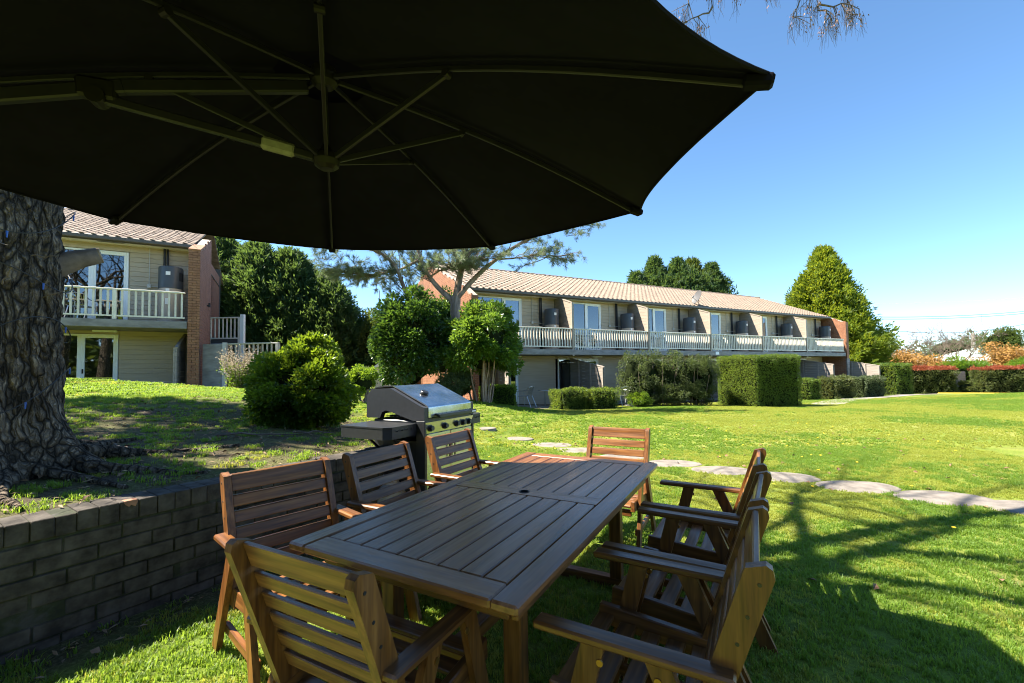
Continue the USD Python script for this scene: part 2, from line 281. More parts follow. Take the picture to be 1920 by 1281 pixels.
BANKP = A([(-2.6, 2.5, .69), (-1.9, 4.0, .70), (-3, 3.2, .76), (-2.8, 5.9, .74), (-2.2, 5.2, .70), (-3.7, 10.5, .74), (-4.2, 7, 1.02), (-5.2, 8.8, 1.08), (-7.3, 9, 1.24), (-9.2, 9.3, 1.385), (-4.2, 5, .88), (-6, 5, 1.08), (-9, 5, 1.28),
           (-14, 6, 1.45), (-4, 2, .76), (-6, 1, .9), (-10, 0, 1.1), (-7.7, 12, .98), (-10.7, 13.7, .75), (-13, 12.6, .75), (-16, 11, .9), (-10, 17, .6), (-16, 25, .6), (-8, 25, .45), (-4, 18, .45), (-25, 10, 1.2),
           (-20, -5, 1), (-4, -2, .75), (-.6, 15.5, .17), (-.9, 14, .42), (-2, 14.6, .5), (-3.3, 14, .56), (0, 9.3, .0), (-1.6, 8, .3), (2, 17, -.1), (5, 10, -.05), (-.3, 7, .1), (-30, 40, .4), (16, 24, -.4), (30, 31, -.6), (60, 60, -.6), (-60, 0, 1), (20, 10, 0)])
_low = RBFInterpolator(LOWP[:, :2], LOWP[:, 2], kernel='thin_plate_spline', smoothing=.02)
_bank = RBFInterpolator(BANKP[:, :2], BANKP[:, 2], kernel='thin_plate_spline', smoothing=.005)
WALL_A0, WALL_A1 = -5.2, 2.35
def sstep(x): x = np.clip(x, 0, 1); return x * x * (3 - 2 * x)
def terrain(x, y):
    q = np.stack([np.ravel(x), np.ravel(y)], -1).astype(float)
    far = np.hypot(q[:, 0] - 5, q[:, 1] - 12); qc = q.copy()
    k = far > 48; qc[k] = A([5, 12]) + (q[k] - A([5, 12])) * (48 / far[k])[:, None]
    s, a = (q - WP) @ WN, (q - WP) @ WD
    w = .08 + np.clip(a - WALL_A1, 0, None) * .9 + np.clip(WALL_A0 - a, 0, None) * .9
    st = sstep((-s - .08) / w)
    zl, zb = _low(qc), _bank(qc)
    z = zl * (1 - st) + zb * st + .012 * (fbm(np.c_[q * 1.3, 0 * s], 3, 5) - .5) * (far < 40)
    return z.reshape(np.shape(x))
def T(x, y): return float(terrain(A([x]), A([y]))[0])
def lines(lo, hi, step, far, extra=()):
    c = list(np.arange(lo, hi, step)); g = step
    while c[-1] < far: g *= 1.35; c.append(c[-1] + g)
    g = step
    while c[0] > -far: g *= 1.35; c.insert(0, c[0] - g)
    return A(sorted(set(np.round(c + list(extra), 4))))
_a, _b = lines(-6, 24, .24, 420), lines(-9, 22, .2, 420, (-.07, -.09, -.12, -.15, -.18))
ga, gs = np.meshgrid(_a, _b, indexing='ij')
gx, gy = WP[0] + ga * WD[0] + gs * WN[0], WP[1] + ga * WD[1] + gs * WN[1]
gz = terrain(gx, gy)
ni, nj = gx.shape
ii = (np.arange(ni - 1)[:, None] * nj + np.arange(nj - 1)[None]).ravel()
gf = np.vstack([np.stack([ii, ii + 1, ii + nj + 1], -1), np.stack([ii, ii + nj + 1, ii + nj], -1)])[:, ::-1]
def dirtfun(x, y):
    s, a = (x - WP[0]) * WN[0] + (y - WP[1]) * WN[1], (x - WP[0]) * WD[0] + (y - WP[1]) * WD[1]
    bank = sstep((-s - .05) / .1) * sstep((s + 5.2) / 1.6 + .35 * (a - 2) * 0) * sstep((4.6 - a) / 1.2) * sstep((a + 5) / 2)
    strip = .8 * sstep((.55 - s) / .4) * sstep((s + .1) / .1) * sstep((3 - a) / 1)
    dx, dy = x - 2.74, y - 19.6; t = math.radians(27.4); u, v = dx * math.cos(t) + dy * math.sin(t), -dx * math.sin(t) + dy * math.cos(t)
    bed = sstep((v + 1.9) / .5) * sstep((u + 7) / 2) * sstep((25 - u) / 1.5) * sstep((9 - v) / 2)
    return np.clip(np.maximum(np.maximum(bank * .8, strip), bed), 0, 1)
gm = P('/World', 'ground', (np.stack([gx, gy, gz], -1).reshape(-1, 3), gf), 'ground', True)
tag(gm, 'lawn with a raised earth bank and worn patches', kind='structure')
UsdGeom.PrimvarsAPI(gm).CreatePrimvar('dirt', Sdf.ValueTypeNames.FloatArray, 'vertex').Set(Vt.FloatArray.FromNumpy(dirtfun(gx, gy).ravel().astype(np.float32)))

# ------------------------------------------------------------------ retaining wall of bricks
def wl(a, s, z): return A([WP[0] + a * WD[0] + s * WN[0], WP[1] + a * WD[1] + s * WN[1], z])
wall = thing('retaining_wall', 'low dark brick retaining wall with chipped coping holding up the earth bank', 'wall', (WP[0], WP[1], 0), 57)
def wbox(a0, a1, s0, s1, z0, z1, jit=.003, r=.0035):
    v, f = box([a0, s0, z0], [a1, s1, z1], r)          # local x along the wall, local y to the bank
    t = RNG.normal(0, 1, 4) * jit
    v = v + A([0, t[0], t[1] * .4]); c = v.mean(0); v = c + (v - c) @ A([[1, t[2] * 1.5, t[3]], [-t[2] * 1.5, 1, 0], [-t[3], 0, 1]])
    return v, f
P(wall, 'mortar', box([WALL_A0, .006, -.3], [WALL_A1, .20, .583]), 'moss_mortar')
P(wall, 'mortar', box([WALL_A0, .007, .583], [WALL_A1, .215, .694]), 'moss_mortar')
for c in range(7):
    z0 = -.015 + c * .0855; off = (c % 2) * .125 - .06 + .03 * math.sin(c * 3.1)
    a = -2.15 + off
    while a < WALL_A1 - .05:
        a1 = min(a + .24 + RNG.normal(0, .004), WALL_A1)
        P(wall, 'brick', wbox(a, a1 - .004 * RNG.random(), -.003, .10, z0, z0 + .0785 - .002 * RNG.random()), 'wall_brick'); a = a1 + .007
a = -2.15
k = 0
while a < WALL_A1 - .02:
    a1 = min(a + .0865 + RNG.normal(0, .0015), WALL_A1); zt = .70 + RNG.normal(0, .0022)
    if k in (21, 25, 27, 38):
        P(wall, 'coping_brick', wbox(a, a1, -.004, .226, .592, zt), 'wall_brick', label='coping brick with a broken corner')
        w_, h_ = (a1 - a), RNG.uniform(.02, .045); q0, q1 = a + w_ * RNG.uniform(0, .25), a1 - w_ * RNG.uniform(0, .2); d_ = RNG.uniform(.035, .08)
        front = [(q0, zt + .0012), (q0 + .004, zt - h_ * .5), (q0 + w_ * .25, zt - h_ * .9), ((q0 + q1) / 2, zt - h_ * .65), (q1 - w_ * .12, zt - h_), (q1, zt - h_ * .3), (q1 - .003, zt + .0012)]
        ch_ = extrude(front, (0, -.0062, 0), (1, 0, 0), (0, 0, 1), (0, 1, 0), .02); v = ch_[0].copy(); bk_ = v[:, 1] > .005
        v[bk_, 1] += d_ * (.6 + .4 * np.sin(v[bk_, 0] * 170)); v[bk_, 2] = np.maximum(v[bk_, 2], zt - .004)
        P(wall, 'chipped_face', (v, ch_[1]), 'wall_brick_chip', label='broken orange face of a coping brick')
    else:
        P(wall, 'coping_brick', wbox(a, a1, -.004, .226, .592, zt), 'wall_brick')
    a = a1 + .0035; k += 1

# ------------------------------------------------------------------ the slatted table
TA = 60.9; TC = A([.06, 2.54])                          # centre of the top; local y runs along the table
tb = thing('dining_table', 'long dark timber slatted outdoor table with umbrella hole in its middle rail', 'table', (TC[0], TC[1], T(*TC)), TA - 90)
HW, HL, ZT, TT = .55, 1.105, .745 - T(*TC), .034
def tbar(x0, x1, y0, y1, z0, z1, nm, m, r=.005): P(tb, nm, box([x0, y0, z0], [x1, y1, z1], r), m)
mat('wood_table_x', (.125, .045, .016), (.225, .088, .030), 4.0, (.5, 9, 9), rough=.25, bump=.1, bscale=9, spec=.45, coat=.15, c3=(.32, .145, .056), lo=.3, hi=.75, rscale=2, bdist=.004)
RW = .098
for sx in (-1, 1):
    x0, x1 = sorted((sx * HW, sx * (HW - RW))); tbar(x0, x1, -HL, HL, ZT - TT, ZT, 'side_rail', 'wood_table', .008)
for y0, y1 in ((-HL + .002, -HL + RW + .02), (HL - RW - .02, HL - .002)): tbar(-HW + RW + .0015, HW - RW - .0015, y0, y1, ZT - TT, ZT - .0015, 'end_rail', 'wood_table_x', .006)
hole = sg.Polygon([(-HW + RW + .002, -.055), (HW - RW - .002, -.055), (HW - RW - .002, .055), (-HW + RW + .002, .055)]).difference(sg.Point(0, 0).buffer(.024))
hm = trimesh.creation.extrude_polygon(hole, TT, engine='earcut'); hv = A(hm.vertices); hv[:, 2] += ZT - TT - .001
P(tb, 'middle_rail', (hv, A(hm.faces)), 'wood_table_x')
P(tb, 'hole_ring', lathe([(.0235, ZT - .03), (.0235, ZT + .0015), (.031, ZT + .0015), (.031, ZT - .004)]), 'umbrella_plastic')
n = 9; span = 2 * (HW - RW) - .006; wsl = span / n
for half in (-1, 1):
    y0, y1 = (-HL + RW + .0225, -.0575) if half < 0 else (.0575, HL - RW - .0225)
    for i in range(n):
        x = -span / 2 + i * wsl
        tbar(x + .004, x + wsl - .004, y0, y1, ZT - TT + .006, ZT - .002 - .0012 * RNG.random(), 'table_slat', 'wood_table', .004)
for sx in (-1, 1): tbar(sx * .47 - .014, sx * .47 + .014, -.98, .98, ZT - .125, ZT - TT - .001, 'apron', 'wood_y')
for sy in (-1, 1): tbar(-.455, .455, sy * .98 - .014, sy * .98 + .014, ZT - .122, ZT - TT - .001, 'apron', 'wood_x')
for y in (-.5, 0, .5): tbar(-.455, .455, y - .03, y + .03, ZT - TT - .026, ZT - TT - .001, 'batten', 'wood_x')
for sy in (-1, 1):
    for sx in (-1, 1): tbar(sx * .33 - .04, sx * .33 + .04, sy * .72 - .035, sy * .72 + .035, .05, ZT - TT - .027, 'leg', 'wood_z', .006)
    tbar(-.42, .42, sy * .72 - .04, sy * .72 + .04, -.015, .055, 'foot', 'wood_x', .01)
    tbar(-.45, .45, sy * .72 - .022, sy * .72 + .022, ZT - .122, ZT - TT - .028, 'cross_bar', 'wood_x')
tbar(-.03, .03, -.68, .68, .22, .29, 'stretcher', 'wood_y')

# ------------------------------------------------------------------ chairs: x across, y the way the sitter faces, origin under the arm fronts' middle
def make_chair(label, loc, rz, group):
    t = thing('garden_chair', label, 'chair', loc, rz, group)
    W = .292
    stile = lambda y, z: None
    for sx in (-1, 1):
        x0, x1 = sx * W, sx * (W - .036); xa, xb = min(x0, x1), max(x0, x1)
        # stile: leaning plank with a rounded head
        p = [(-.425, .30), (-.50, .30), (-.705, .905), (-.70, .93), (-.685, .94), (-.635, .925), (-.63, .915)]
        P(t, 'stile', extrude(p, (xa, 0, 0), (0, 1, 0), (0, 0, 1), (1, 0, 0), xb - xa), 'wood_z')
        P(t, 'screws', cat(*[tube([(sx * (W - .001), -.468 - (z - .30) * .3415, z), (sx * (W + .0015), -.468 - (z - .30) * .3415, z)], .0055, 8) for z in (.885, .792, .712, .552)]), 'knob')
        xo, xi = sx * (W + .050), sx * (W - .018)
        P(t, 'arm', box([min(xo, xi), -.605, .612], [max(xo, xi), 0, .64], .007), 'wood_y')
        lo, li = sx * (W + .002), sx * (W + .030); la, lb = min(lo, li), max(lo, li)
        P(t, 'leg', extrude([(-.165, .611), (-.24, .611), (-.075, -.01), (0, -.01)], (la, 0, 0), (0, 1, 0), (0, 0, 1), (1, 0, 0), lb - la), 'wood_z')
        P(t, 'leg', extrude([(-.36, .611), (-.435, .611), (-.71, -.01), (-.635, -.01)], (la, 0, 0), (0, 1, 0), (0, 0, 1), (1, 0, 0), lb - la), 'wood_z')
        P(t, 'seat_rail', bar((sx * (W - .02), -.03, .385), (sx * (W - .02), -.53, .345), .035, .085, r=.005), 'wood_y')
        for y in (-.225, -.40):
            P(t, 'bolt', rotz(lathe([(0, .006), (.009, .004), (.012, 0)], 12), 0)[0] @ A([[0, 0, -1], [0, 1, 0], [1, 0, 0]]).T * A([sx, 1, 1]) + A([sx * (W + .03), y, .555]) if False else (tube([(sx * (W + .028), y, .56), (sx * (W + .034), y, .56)], .011, 10)), 'brass')
        P(t, 'side_stretcher', box([min(sx * (W - .026), sx * (W + .001)), -.60, .13], [max(sx * (W - .026), sx * (W + .001)), -.11, .175], .004), 'wood_y')
    zs, hs = [.885, .792, .712, .632, .552, .472], [.088, .058, .058, .058, .058, .058]
    for z, h in zip(zs, hs):
        yc = -.50 - (z - .30) * .336 + .037
        yb = -.425 - (z - .30) * .3415
        m = bar((-W + .038, yb - .022, z), (W - .038, yb - .022, z), .02, h, r=.004)
        v = m[0].copy(); v[:, 1] -= (v[:, 2] - z) * .3415; v[:, 1] -= .018 * (1 - (v[:, 0] / W) ** 2) * 0
        P(t, 'back_slat', (v, m[1]), 'wood_x')
    for i in range(5):
        y = -.065 - i * .098; z = .375 - .08 * abs(y + .03) - .014 * math.sin(math.pi * i / 4)
        P(t, 'seat_slat', box([-W + .0385, y - .036, z], [W - .0385, y + .036, z + .019], .004), 'wood_x')
    for y in (-.06, -.50): P(t, 'cross_rail', box([-W + .038, y - .014, .30], [W - .038, y + .014, .352 - .02 * (y < -.3)], .004), 'wood_x')
    return t
ch = [((.222, 1.765), 150.5, 'nearest chair on the lawn side of the table, arm under the table corner', 'l'), ((.593, 2.386), 148, 'middle chair of the three on the lawn side of the table', 'l'),
      ((.966, 3.045), 150, 'farthest chair of the three on the lawn side, next to the stepping stones', 'l'),
      ((-.355, 1.90), -26.5, 'chair at the near end of the table seen from behind', 'e'), ((.70, 3.60), 151.5, 'chair alone at the far end of the table, facing the camera', 'e'),
      ((-.90, 2.13), -41, 'chair turned askew beside the brick wall, nearest on the wall side', 'w'), ((-.41, 2.865), -29, 'middle chair on the wall side, in front of the coping end', 'w'), ((-.01, 3.615), -31, 'wall side chair standing right in front of the barbecue', 'w')]
def chair_rz(i):                                        # facing angle minus 90
    return [150.5 - 90, 148 - 90, 150 - 90, 62.5 - 90, -119 - 90, -42 - 90, -28.5 - 90, -31 - 90][i]
first = None
for i, (p, _, lab, g) in enumerate(ch):
    loc = (p[0], p[1], T(*p) - .004)
    lab = 'dark timber ' + lab
    if first is None: first = make_chair(lab, loc, chair_rz(i), 'timber chairs around the table')
    else: dup(first, loc, chair_rz(i), lab)

# ------------------------------------------------------------------ cantilever umbrella
UC, UR, UTH, UTY = A([-.806, 1.866, 2.316]), 1.70, -22.98, .077
um = thing('cantilever_umbrella', 'large black octagonal cantilever umbrella shading the table', 'umbrella', UC)
tl = math.atan(UTY)
def ut(v):                                               # tilt about x
    v = A(v, float); return np.stack([v[..., 0], v[..., 1] * math.cos(tl) - v[..., 2] * math.sin(tl), v[..., 1] * math.sin(tl) + v[..., 2] * math.cos(tl)], -1)
def um_m(m): return ut(m[0]), m[1]
HUBZ = .44
def ribz(r): return HUBZ * (1 - r / UR) + .045 * math.sin(math.pi * min(r / UR, 1))
for k in range(8):
    a0, a1 = math.radians(UTH + 45 * k), math.radians(UTH + 45 * k + 45)
    nr, na = 22, 17; V = []
    for i in range(nr):
        r = .2 + (UR - .2) * i / (nr - 1)
        for j in range(na):
            t = j / (na - 1)
            p = (1 - t) * A([math.cos(a0), math.sin(a0)]) + t * A([math.cos(a1), math.sin(a1)])
            q = (r / UR) ** 1.5 * 4 * t * (1 - t)
            p = p * r * (1 - .055 * q)
            z = ribz(r) + .024 - .035 * (r / UR) * 4 * t * (1 - t) + .006 * (fbm(A([[p[0] * 3, p[1] * 3, k]]), 3, 2)[0] - .5) * 4 * t * (1 - t)
            V.append([p[0], p[1], z])
    i = (np.arange(nr - 1)[:, None] * na + np.arange(na - 1)[None]).ravel()
    f = np.vstack([np.stack([i, i + 1, i + na + 1], -1), np.stack([i, i + na + 1, i + na], -1)])
    V = A(V)
    up = V + A([0, 0, .003]); edge = []
    idx = np.r_[np.arange(na) + (nr - 1) * na]
    e = np.vstack([np.stack([idx[:-1], idx[1:], idx[1:] + len(V)], -1), np.stack([idx[:-1], idx[1:] + len(V), idx[:-1] + len(V)], -1)])
    panel = P(um, 'canopy_panel', um_m((np.vstack([V, up]), np.vstack([f[:, ::-1], f + len(V), e]))), 'canopy', 40)
    hem = tube(V[idx] + A([0, 0, .0]), .0065, 6); P(panel, 'hem', um_m(hem), 'canopy')
    a = a0; d = A([math.cos(a), math.sin(a)]); pts = [(d[0] * r, d[1] * r, ribz(r) - .006) for r in np.linspace(.06, UR - .06, 12)]
    rib = P(um, 'rib', um_m(cat(*[bar(pts[i], pts[i + 1], .013, .021, r=.003, ext=.003) for i in range(11)])), 'umbrella_metal')
    e0, e1 = A([d[0] * (UR - .075), d[1] * (UR - .075), ribz(UR - .075) - .004]), A([d[0] * (UR + .006), d[1] * (UR + .006), ribz(UR) + .006])
    P(rib, 'tip_pocket', um_m(bar(e0, e1, .05, .034, r=.008)), 'canopy')
    rs = .62; s0, s1 = (d[0] * .05, d[1] * .05, .085), (d[0] * rs, d[1] * rs, ribz(rs) - .025)
    st = P(um, 'strut', um_m(bar(s0, s1, .014, .022, r=.002)), 'umbrella_metal')
    P(st, 'joint', um_m(tube([A(s1) + A([-d[1], d[0], 0]) * .016, A(s1) - A([-d[1], d[0], 0]) * .016], .014, 10)), 'umbrella_plastic')
cp = [(0, HUBZ + .12), (.12, HUBZ + .11), (.25, HUBZ + .055), (.36, HUBZ + .01)]
P(um, 'vent_cap', um_m(lathe([(r, z) for r, z in cp] + [(.36, HUBZ + .006), (.25, HUBZ + .049), (.12, HUBZ + .103), (.001, HUBZ + .113)], 32)), 'canopy', True)
P(um, 'upper_hub', um_m(lathe([(0, HUBZ - .05), (.035, HUBZ - .05), (.055, HUBZ - .03), (.06, HUBZ + .0), (.05, HUBZ + .03), (0, HUBZ + .035)], 20)), 'umbrella_plastic')
P(um, 'centre_post', um_m(tube([(0, 0, .05), (0, 0, HUBZ - .02)], .012, 10)), 'umbrella_metal')
P(um, 'lower_hub', um_m(lathe([(0, .035), (.03, .036), (.05, .05), (.056, .075), (.05, .10), (.03, .115), (.016, .14), (0, .14)], 20)), 'umbrella_plastic')
aF = math.radians(UTH + 225); dF = A([math.cos(aF), math.sin(aF), 0])
arm_pts = [dF * r + A([0, 0, ribz(min(r, UR)) - .05 - max(0, r - UR) * .1]) for r in (.07, .7, 1.4, 2.3)]
P(um, 'arm', um_m(cat(*[bar(arm_pts[i], arm_pts[i + 1], .034, .05, r=.006, ext=.004) for i in range(3)])), 'umbrella_metal')
bk = dF * .78 + A([0, 0, ribz(.78) - .085])
P(um, 'bracket', um_m(cat(bar(bk - dF * .06 + A([0, 0, .03]), bk + dF * .06 + A([0, 0, .03]), .046, .075, r=.01), tube([bk + A([dF[1], -dF[0], 0]) * .03, bk - A([dF[1], -dF[0], 0]) * .03], .03, 14))), 'umbrella_plastic')
br = P(um, 'brace', um_m(bar(bk, dF * .05 + A([0, 0, .085]), .026, .034, r=.004)), 'umbrella_metal')
w0, w1 = bk * .10 + (dF * .05 + A([0, 0, .085])) * .9, bk * .28 + (dF * .05 + A([0, 0, .085])) * .72
P(br, 'cloth_wrap', um_m(bar(w1, w0, .04, .052, r=.012)), 'pale_cloth')
mp = dF * 2.32 + A([0, 0, -.1])
gzl = T(UC[0] + mp[0], UC[1] + mp[1]) - UC[2]
P(um, 'mast', tube([(mp[0], mp[1] - .0, gzl), (mp[0], mp[1], .35)], .04, 14), 'umbrella_metal')
P(um, 'base', cat(bar((mp[0] - .5, mp[1], gzl + .03), (mp[0] + .5, mp[1], gzl + .03), .1, .06, r=.005), bar((mp[0], mp[1] - .5, gzl + .032), (mp[0], mp[1] + .5, gzl + .032), .1, .06, r=.005)), 'umbrella_metal')

# ------------------------------------------------------------------ barbecue: local x along its front, local y to the back, front left corner at the origin
bq = thing('barbecue', 'black and stainless gas barbecue with hood closed and side shelves, behind the chairs', 'barbecue', (-.84, 4.15, T(-.84, 4.15)), 60.7)
Wb = .80
prof = [(.006, 1.0), (.006, 1.13), (.06, 1.145), (.455, 1.318), (.72, 1.305), (.79, 1.235), (.79, 1.01), (.60, 1.01), (.57, 1.07), (.52, 1.09), (.46, 1.08), (.15, 1.0)]
hood = P(bq, 'hood_end', extrude(prof, (-.012, 0, 0), (0, 1, 0), (0, 0, 1), (1, 0, 0), .055), 'bbq_grey')
P(bq, 'hood_end', extrude(prof, (Wb - .043, 0, 0), (0, 1, 0), (0, 0, 1), (1, 0, 0), .055), 'bbq_grey')
inner = [(y * .90 + .065, 1.01 + (z - 1.01) * .86) for y, z in prof[:7]]
lid_prof = [(.0, 1.03), (.0, 1.125), (.006, 1.138), (.02, 1.15), (.05, 1.164), (.10, 1.186), (.455, 1.338), (.47, 1.34)]
def ribbon(prof, x0, x1, t):
    p = A(prof); d = np.gradient(p, axis=0); nrm = np.stack([d[:, 1], -d[:, 0]], -1); nrm /= np.linalg.norm(nrm, axis=1)[:, None]
    q = p + nrm * t
    return extrude(np.vstack([p, q[::-1]]), (x0, 0, 0), (0, 1, 0), (0, 0, 1), (1, 0, 0), x1 - x0)
P(bq, 'lid', ribbon(lid_prof, .043, Wb - .043, .012), 'steel_lid', 40)
P(bq, 'lid_back', ribbon([(.47, 1.339), (.60, 1.335), (.72, 1.32), (.785, 1.24), (.785, 1.03)], .043, Wb - .043, .01), 'bbq_black')
g = P(bq, 'temperature_gauge', lathe([(0, .022), (.036, .022), (.043, .014), (.045, 0)], 20), 'knob')
_a = math.atan2(.152, .355); v0 = A(g.GetPointsAttr().Get()); R = A([[1, 0, 0], [0, math.cos(_a), -math.sin(_a)], [0, math.sin(_a), math.cos(_a)]])
g.GetPointsAttr().Set(Vt.Vec3fArray.FromNumpy((v0 @ R.T + A([.26, .24, 1.255])).astype(np.float32)))
h = P(bq, 'lid_handle', box([.14, -.062, 1.022], [Wb - .02, -.034, 1.058], .006), 'bbq_black')
P(h, 'badge', box([Wb - .11, -.0645, 1.032], [Wb - .035, -.063, 1.048]), 'label_white')
for x in (.15, Wb - .06): P(h, 'handle_bracket', tube([(x, -.04, 1.04), (x, .0, 1.055)], .011, 10), 'knob')
P(bq, 'firebox', box([.0, .02, .86], [Wb, .70, 1.0], .01), 'bbq_black')
P(bq, 'warming_rack', cat(*[tube([(.03, y, 1.03), (Wb - .03, y, 1.03)], .004, 6) for y in np.arange(.1, .6, .05)]), 'steel')
P(bq, 'control_panel', extrude([(.0, .985), (.015, .875), (.045, .875), (.045, .985)], (.0, 0, 0), (0, 1, 0), (0, 0, 1), (1, 0, 0), Wb), 'steel')
P(bq, 'panel_gap', box([.002, .012, .985], [Wb - .002, .05, 1.02]), 'bbq_black')
for x in (.075, .30, .50, .615, .72):
    k = P(bq, 'knob', tube([(x, .008, .925), (x, -.03, .927)], [.027, .023], 18), 'knob')
    P(k, 'bezel', tube([(x, .008, .925), (x, -.002, .9255)], .034, 18), 'bbq_black')
for x0, x1 in ((.022, Wb / 2 - .003), (Wb / 2 + .003, Wb - .022)):
    d = P(bq, 'door', box([x0, .008, .13], [x1, .028, .87], .004), 'steel')
    hx = x1 - .04 if x0 < .1 else x0 + .04
    P(d, 'handle', tube([(hx, -.012, .60), (hx, -.012, .80)], .008, 8), 'bbq_black')
for x in (-.012, Wb - .012):
    P(bq, 'corner_column', box([x, .002, .09], [x + .03, .11, 1.0], .004), 'bbq_black')
P(bq, 'back_panel', box([.0, .66, .1], [Wb, .69, .87]), 'bbq_black')
P(bq, 'side_panel', box([.0, .115, .1], [.02, .66, .80]), 'bbq_black'); P(bq, 'side_panel', box([Wb - .02, .115, .1], [Wb, .66, .80]), 'bbq_black')
P(bq, 'base_shelf', box([-.01, .0, .08], [Wb + .01, .69, .12]), 'bbq_black')
def shelf(x0, x1, sgn):
    poly = [(x0, .12), (x1, .12), (x1, .70), (x0, .70)]
    ch = .06
    poly = [(x0 + ch, .10), (x1, .10), (x1, .72), (x0, .72), (x0, .10 + ch)] if sgn < 0 else [(x0, .10), (x1 - ch, .10), (x1, .10 + ch), (x1, .72), (x0, .72)]
    s = P(bq, 'side_shelf', extrude(poly, (0, 0, .965), (1, 0, 0), (0, 1, 0), (0, 0, 1), .012), 'bbq_black')
    inn = [(x0 + ch + .004, .104), (x1, .104), (x1, .714), (x0 + .004, .714), (x0 + .004, .104 + ch)] if sgn < 0 else [(x0, .104), (x1 - ch - .004, .104), (x1 - .004, .104 + ch), (x1 - .004, .714), (x0, .714)]
    P(s, 'shelf_rim', extrude(inn, (0, 0, .865), (1, 0, 0), (0, 1, 0), (0, 0, 1), .0995), 'bbq_black')
    P(s, 'shelf_bracket', cat(bar((x1 if sgn < 0 else x0, .25, .70), ((x0 + x1) / 2, .25, .865), .02, .02), bar((x1 if sgn < 0 else x0, .6, .70), ((x0 + x1) / 2, .6, .865), .02, .02)), 'bbq_black')
    for q in range(4):
        hx = x0 + .12 + q * .06
        P(s, 'tool_hook', cat(tube([(hx, .104, .935), (hx, .085, .935)], .004, 6), tube([(hx, .085, .935), (hx, .082, .955)], .004, 6)), 'bbq_black')
shelf(-.40, -.014, -1); shelf(Wb + .02, Wb + .36, 1)
for x in (.05, Wb - .05):
    for y in (.06, .63): P(bq, 'caster', cat(tube([(x - .014, y, .04), (x + .014, y, .04)], .038, 14), box([x - .02, y - .015, .05], [x + .02, y + .015, .085])), 'knob')
gb = thing('gas_bottle', 'pale gas bottle standing under the left shelf of the barbecue', 'gas bottle', (-1.22, 4.28, T(-1.22, 4.28)), 60)
P(gb, 'bottle', lathe([(0, .02), (.13, .02), (.15, .05), (.152, .28), (.13, .35), (.06, .39), (.03, .40), (0, .40)], 24), 'rail_grey', 40)
P(gb, 'valve', cat(tube([(0, 0, .39), (0, 0, .46)], .018, 10), tube([(-.03, 0, .455), (.03, 0, .455)], .012, 8)), 'brass')
P(gb, 'collar', lathe([(.085, .375), (.085, .47), (.078, .47), (.078, .375)], 20), 'rail_grey')
# ------------------------------------------------------------------ the old tree behind the wall
TX, TY = -3.80, 3.05
tz0 = T(TX, TY)
old = thing('old_tree', 'thick old tree with deeply furrowed bark behind the brick wall', 'tree', (TX, TY, tz0))
def trunk_mesh():
    nz, na = 230, 170
    zz = np.r_[np.linspace(-.25, 3.0, 170), np.linspace(3.05, 7.2, 60)]; aa = np.arange(na) * 2 * np.pi / na
    Z, AA = np.meshgrid(zz, aa, indexing='ij')
    R = .335 - .012 * Z - .021 * np.clip(Z - 2, 0, None) + .13 * np.exp(-np.clip(Z, 0, None) / .28) + .07 * np.exp(-np.clip(Z, 0, None) / .9)
    lob = .5 + .5 * np.cos(5 * (AA - .35) + .8 * np.sin(2 * AA))
    R += lob ** 2 * (.22 * np.exp(-np.clip(Z, 0, None) / .20) + .03 * np.exp(-Z / 1.5))
    cx, cy = .02 * Z + .01 * np.clip(Z - 3, 0, None) ** 1.5, .03 * Z + .012 * np.clip(Z - 3, 0, None) ** 2
    p = np.stack([np.cos(AA) * R * 1.0, np.sin(AA) * R * 1.0, Z], -1)
    rd = np.abs(fbm(np.stack([np.cos(AA) * 4.2, np.sin(AA) * 4.2, Z * 1.4], -1), 3, 1) - .5) * 2
    w = fbm(np.stack([np.cos(AA) * 1.5, np.sin(AA) * 1.5, Z * .8], -1), 3, 9) - .5
    rg = np.abs(fbm(np.stack([np.cos(AA) * 13 + w * 3, np.sin(AA) * 13 + w * 3, Z * 4.2], -1), 3, 3) - .5) * 2
    burl = .10 * np.exp(-((Z - 1.0) / .16) ** 2 - ((AA - 5.2) / .5) ** 2) + .07 * np.exp(-((Z - .55) / .14) ** 2 - ((AA - 5.0) / .6) ** 2)
    R = R + .10 * w + .030 * (np.clip(rg * 2.2, 0, 1) - .7) + .02 * rd + burl
    V = np.stack([cx + np.cos(AA) * R, cy + np.sin(AA) * R, Z], -1).reshape(-1, 3)
    i = np.arange(nz - 1)[:, None] * na; j = np.arange(na)[None]; k = (j + 1) % na
    q = np.stack([i + j, i + k, i + na + k, i + na + j], -1).reshape(-1, 4)
    return V, np.vstack([q[:, [0, 1, 2]], q[:, [0, 2, 3]]])
P(old, 'trunk', trunk_mesh(), 'bark', True)
def wob(p0, p1, n, amp, seed, sag=0):
    p0, p1 = A(p0, float), A(p1, float); t = np.linspace(0, 1, n)[:, None]; q = p0 + (p1 - p0) * t
    nz = np.stack([fbm(np.c_[t * 4 + seed * 3.7, t * 0, t * 0 + 9.1 * k], 3, seed + k) - .5 for k in range(3)], -1)
    return q + nz * amp * 2 * np.sin(np.pi * np.clip(t, 0, 1)) ** .5 + A([0, 0, -sag]) * 4 * t * (1 - t)
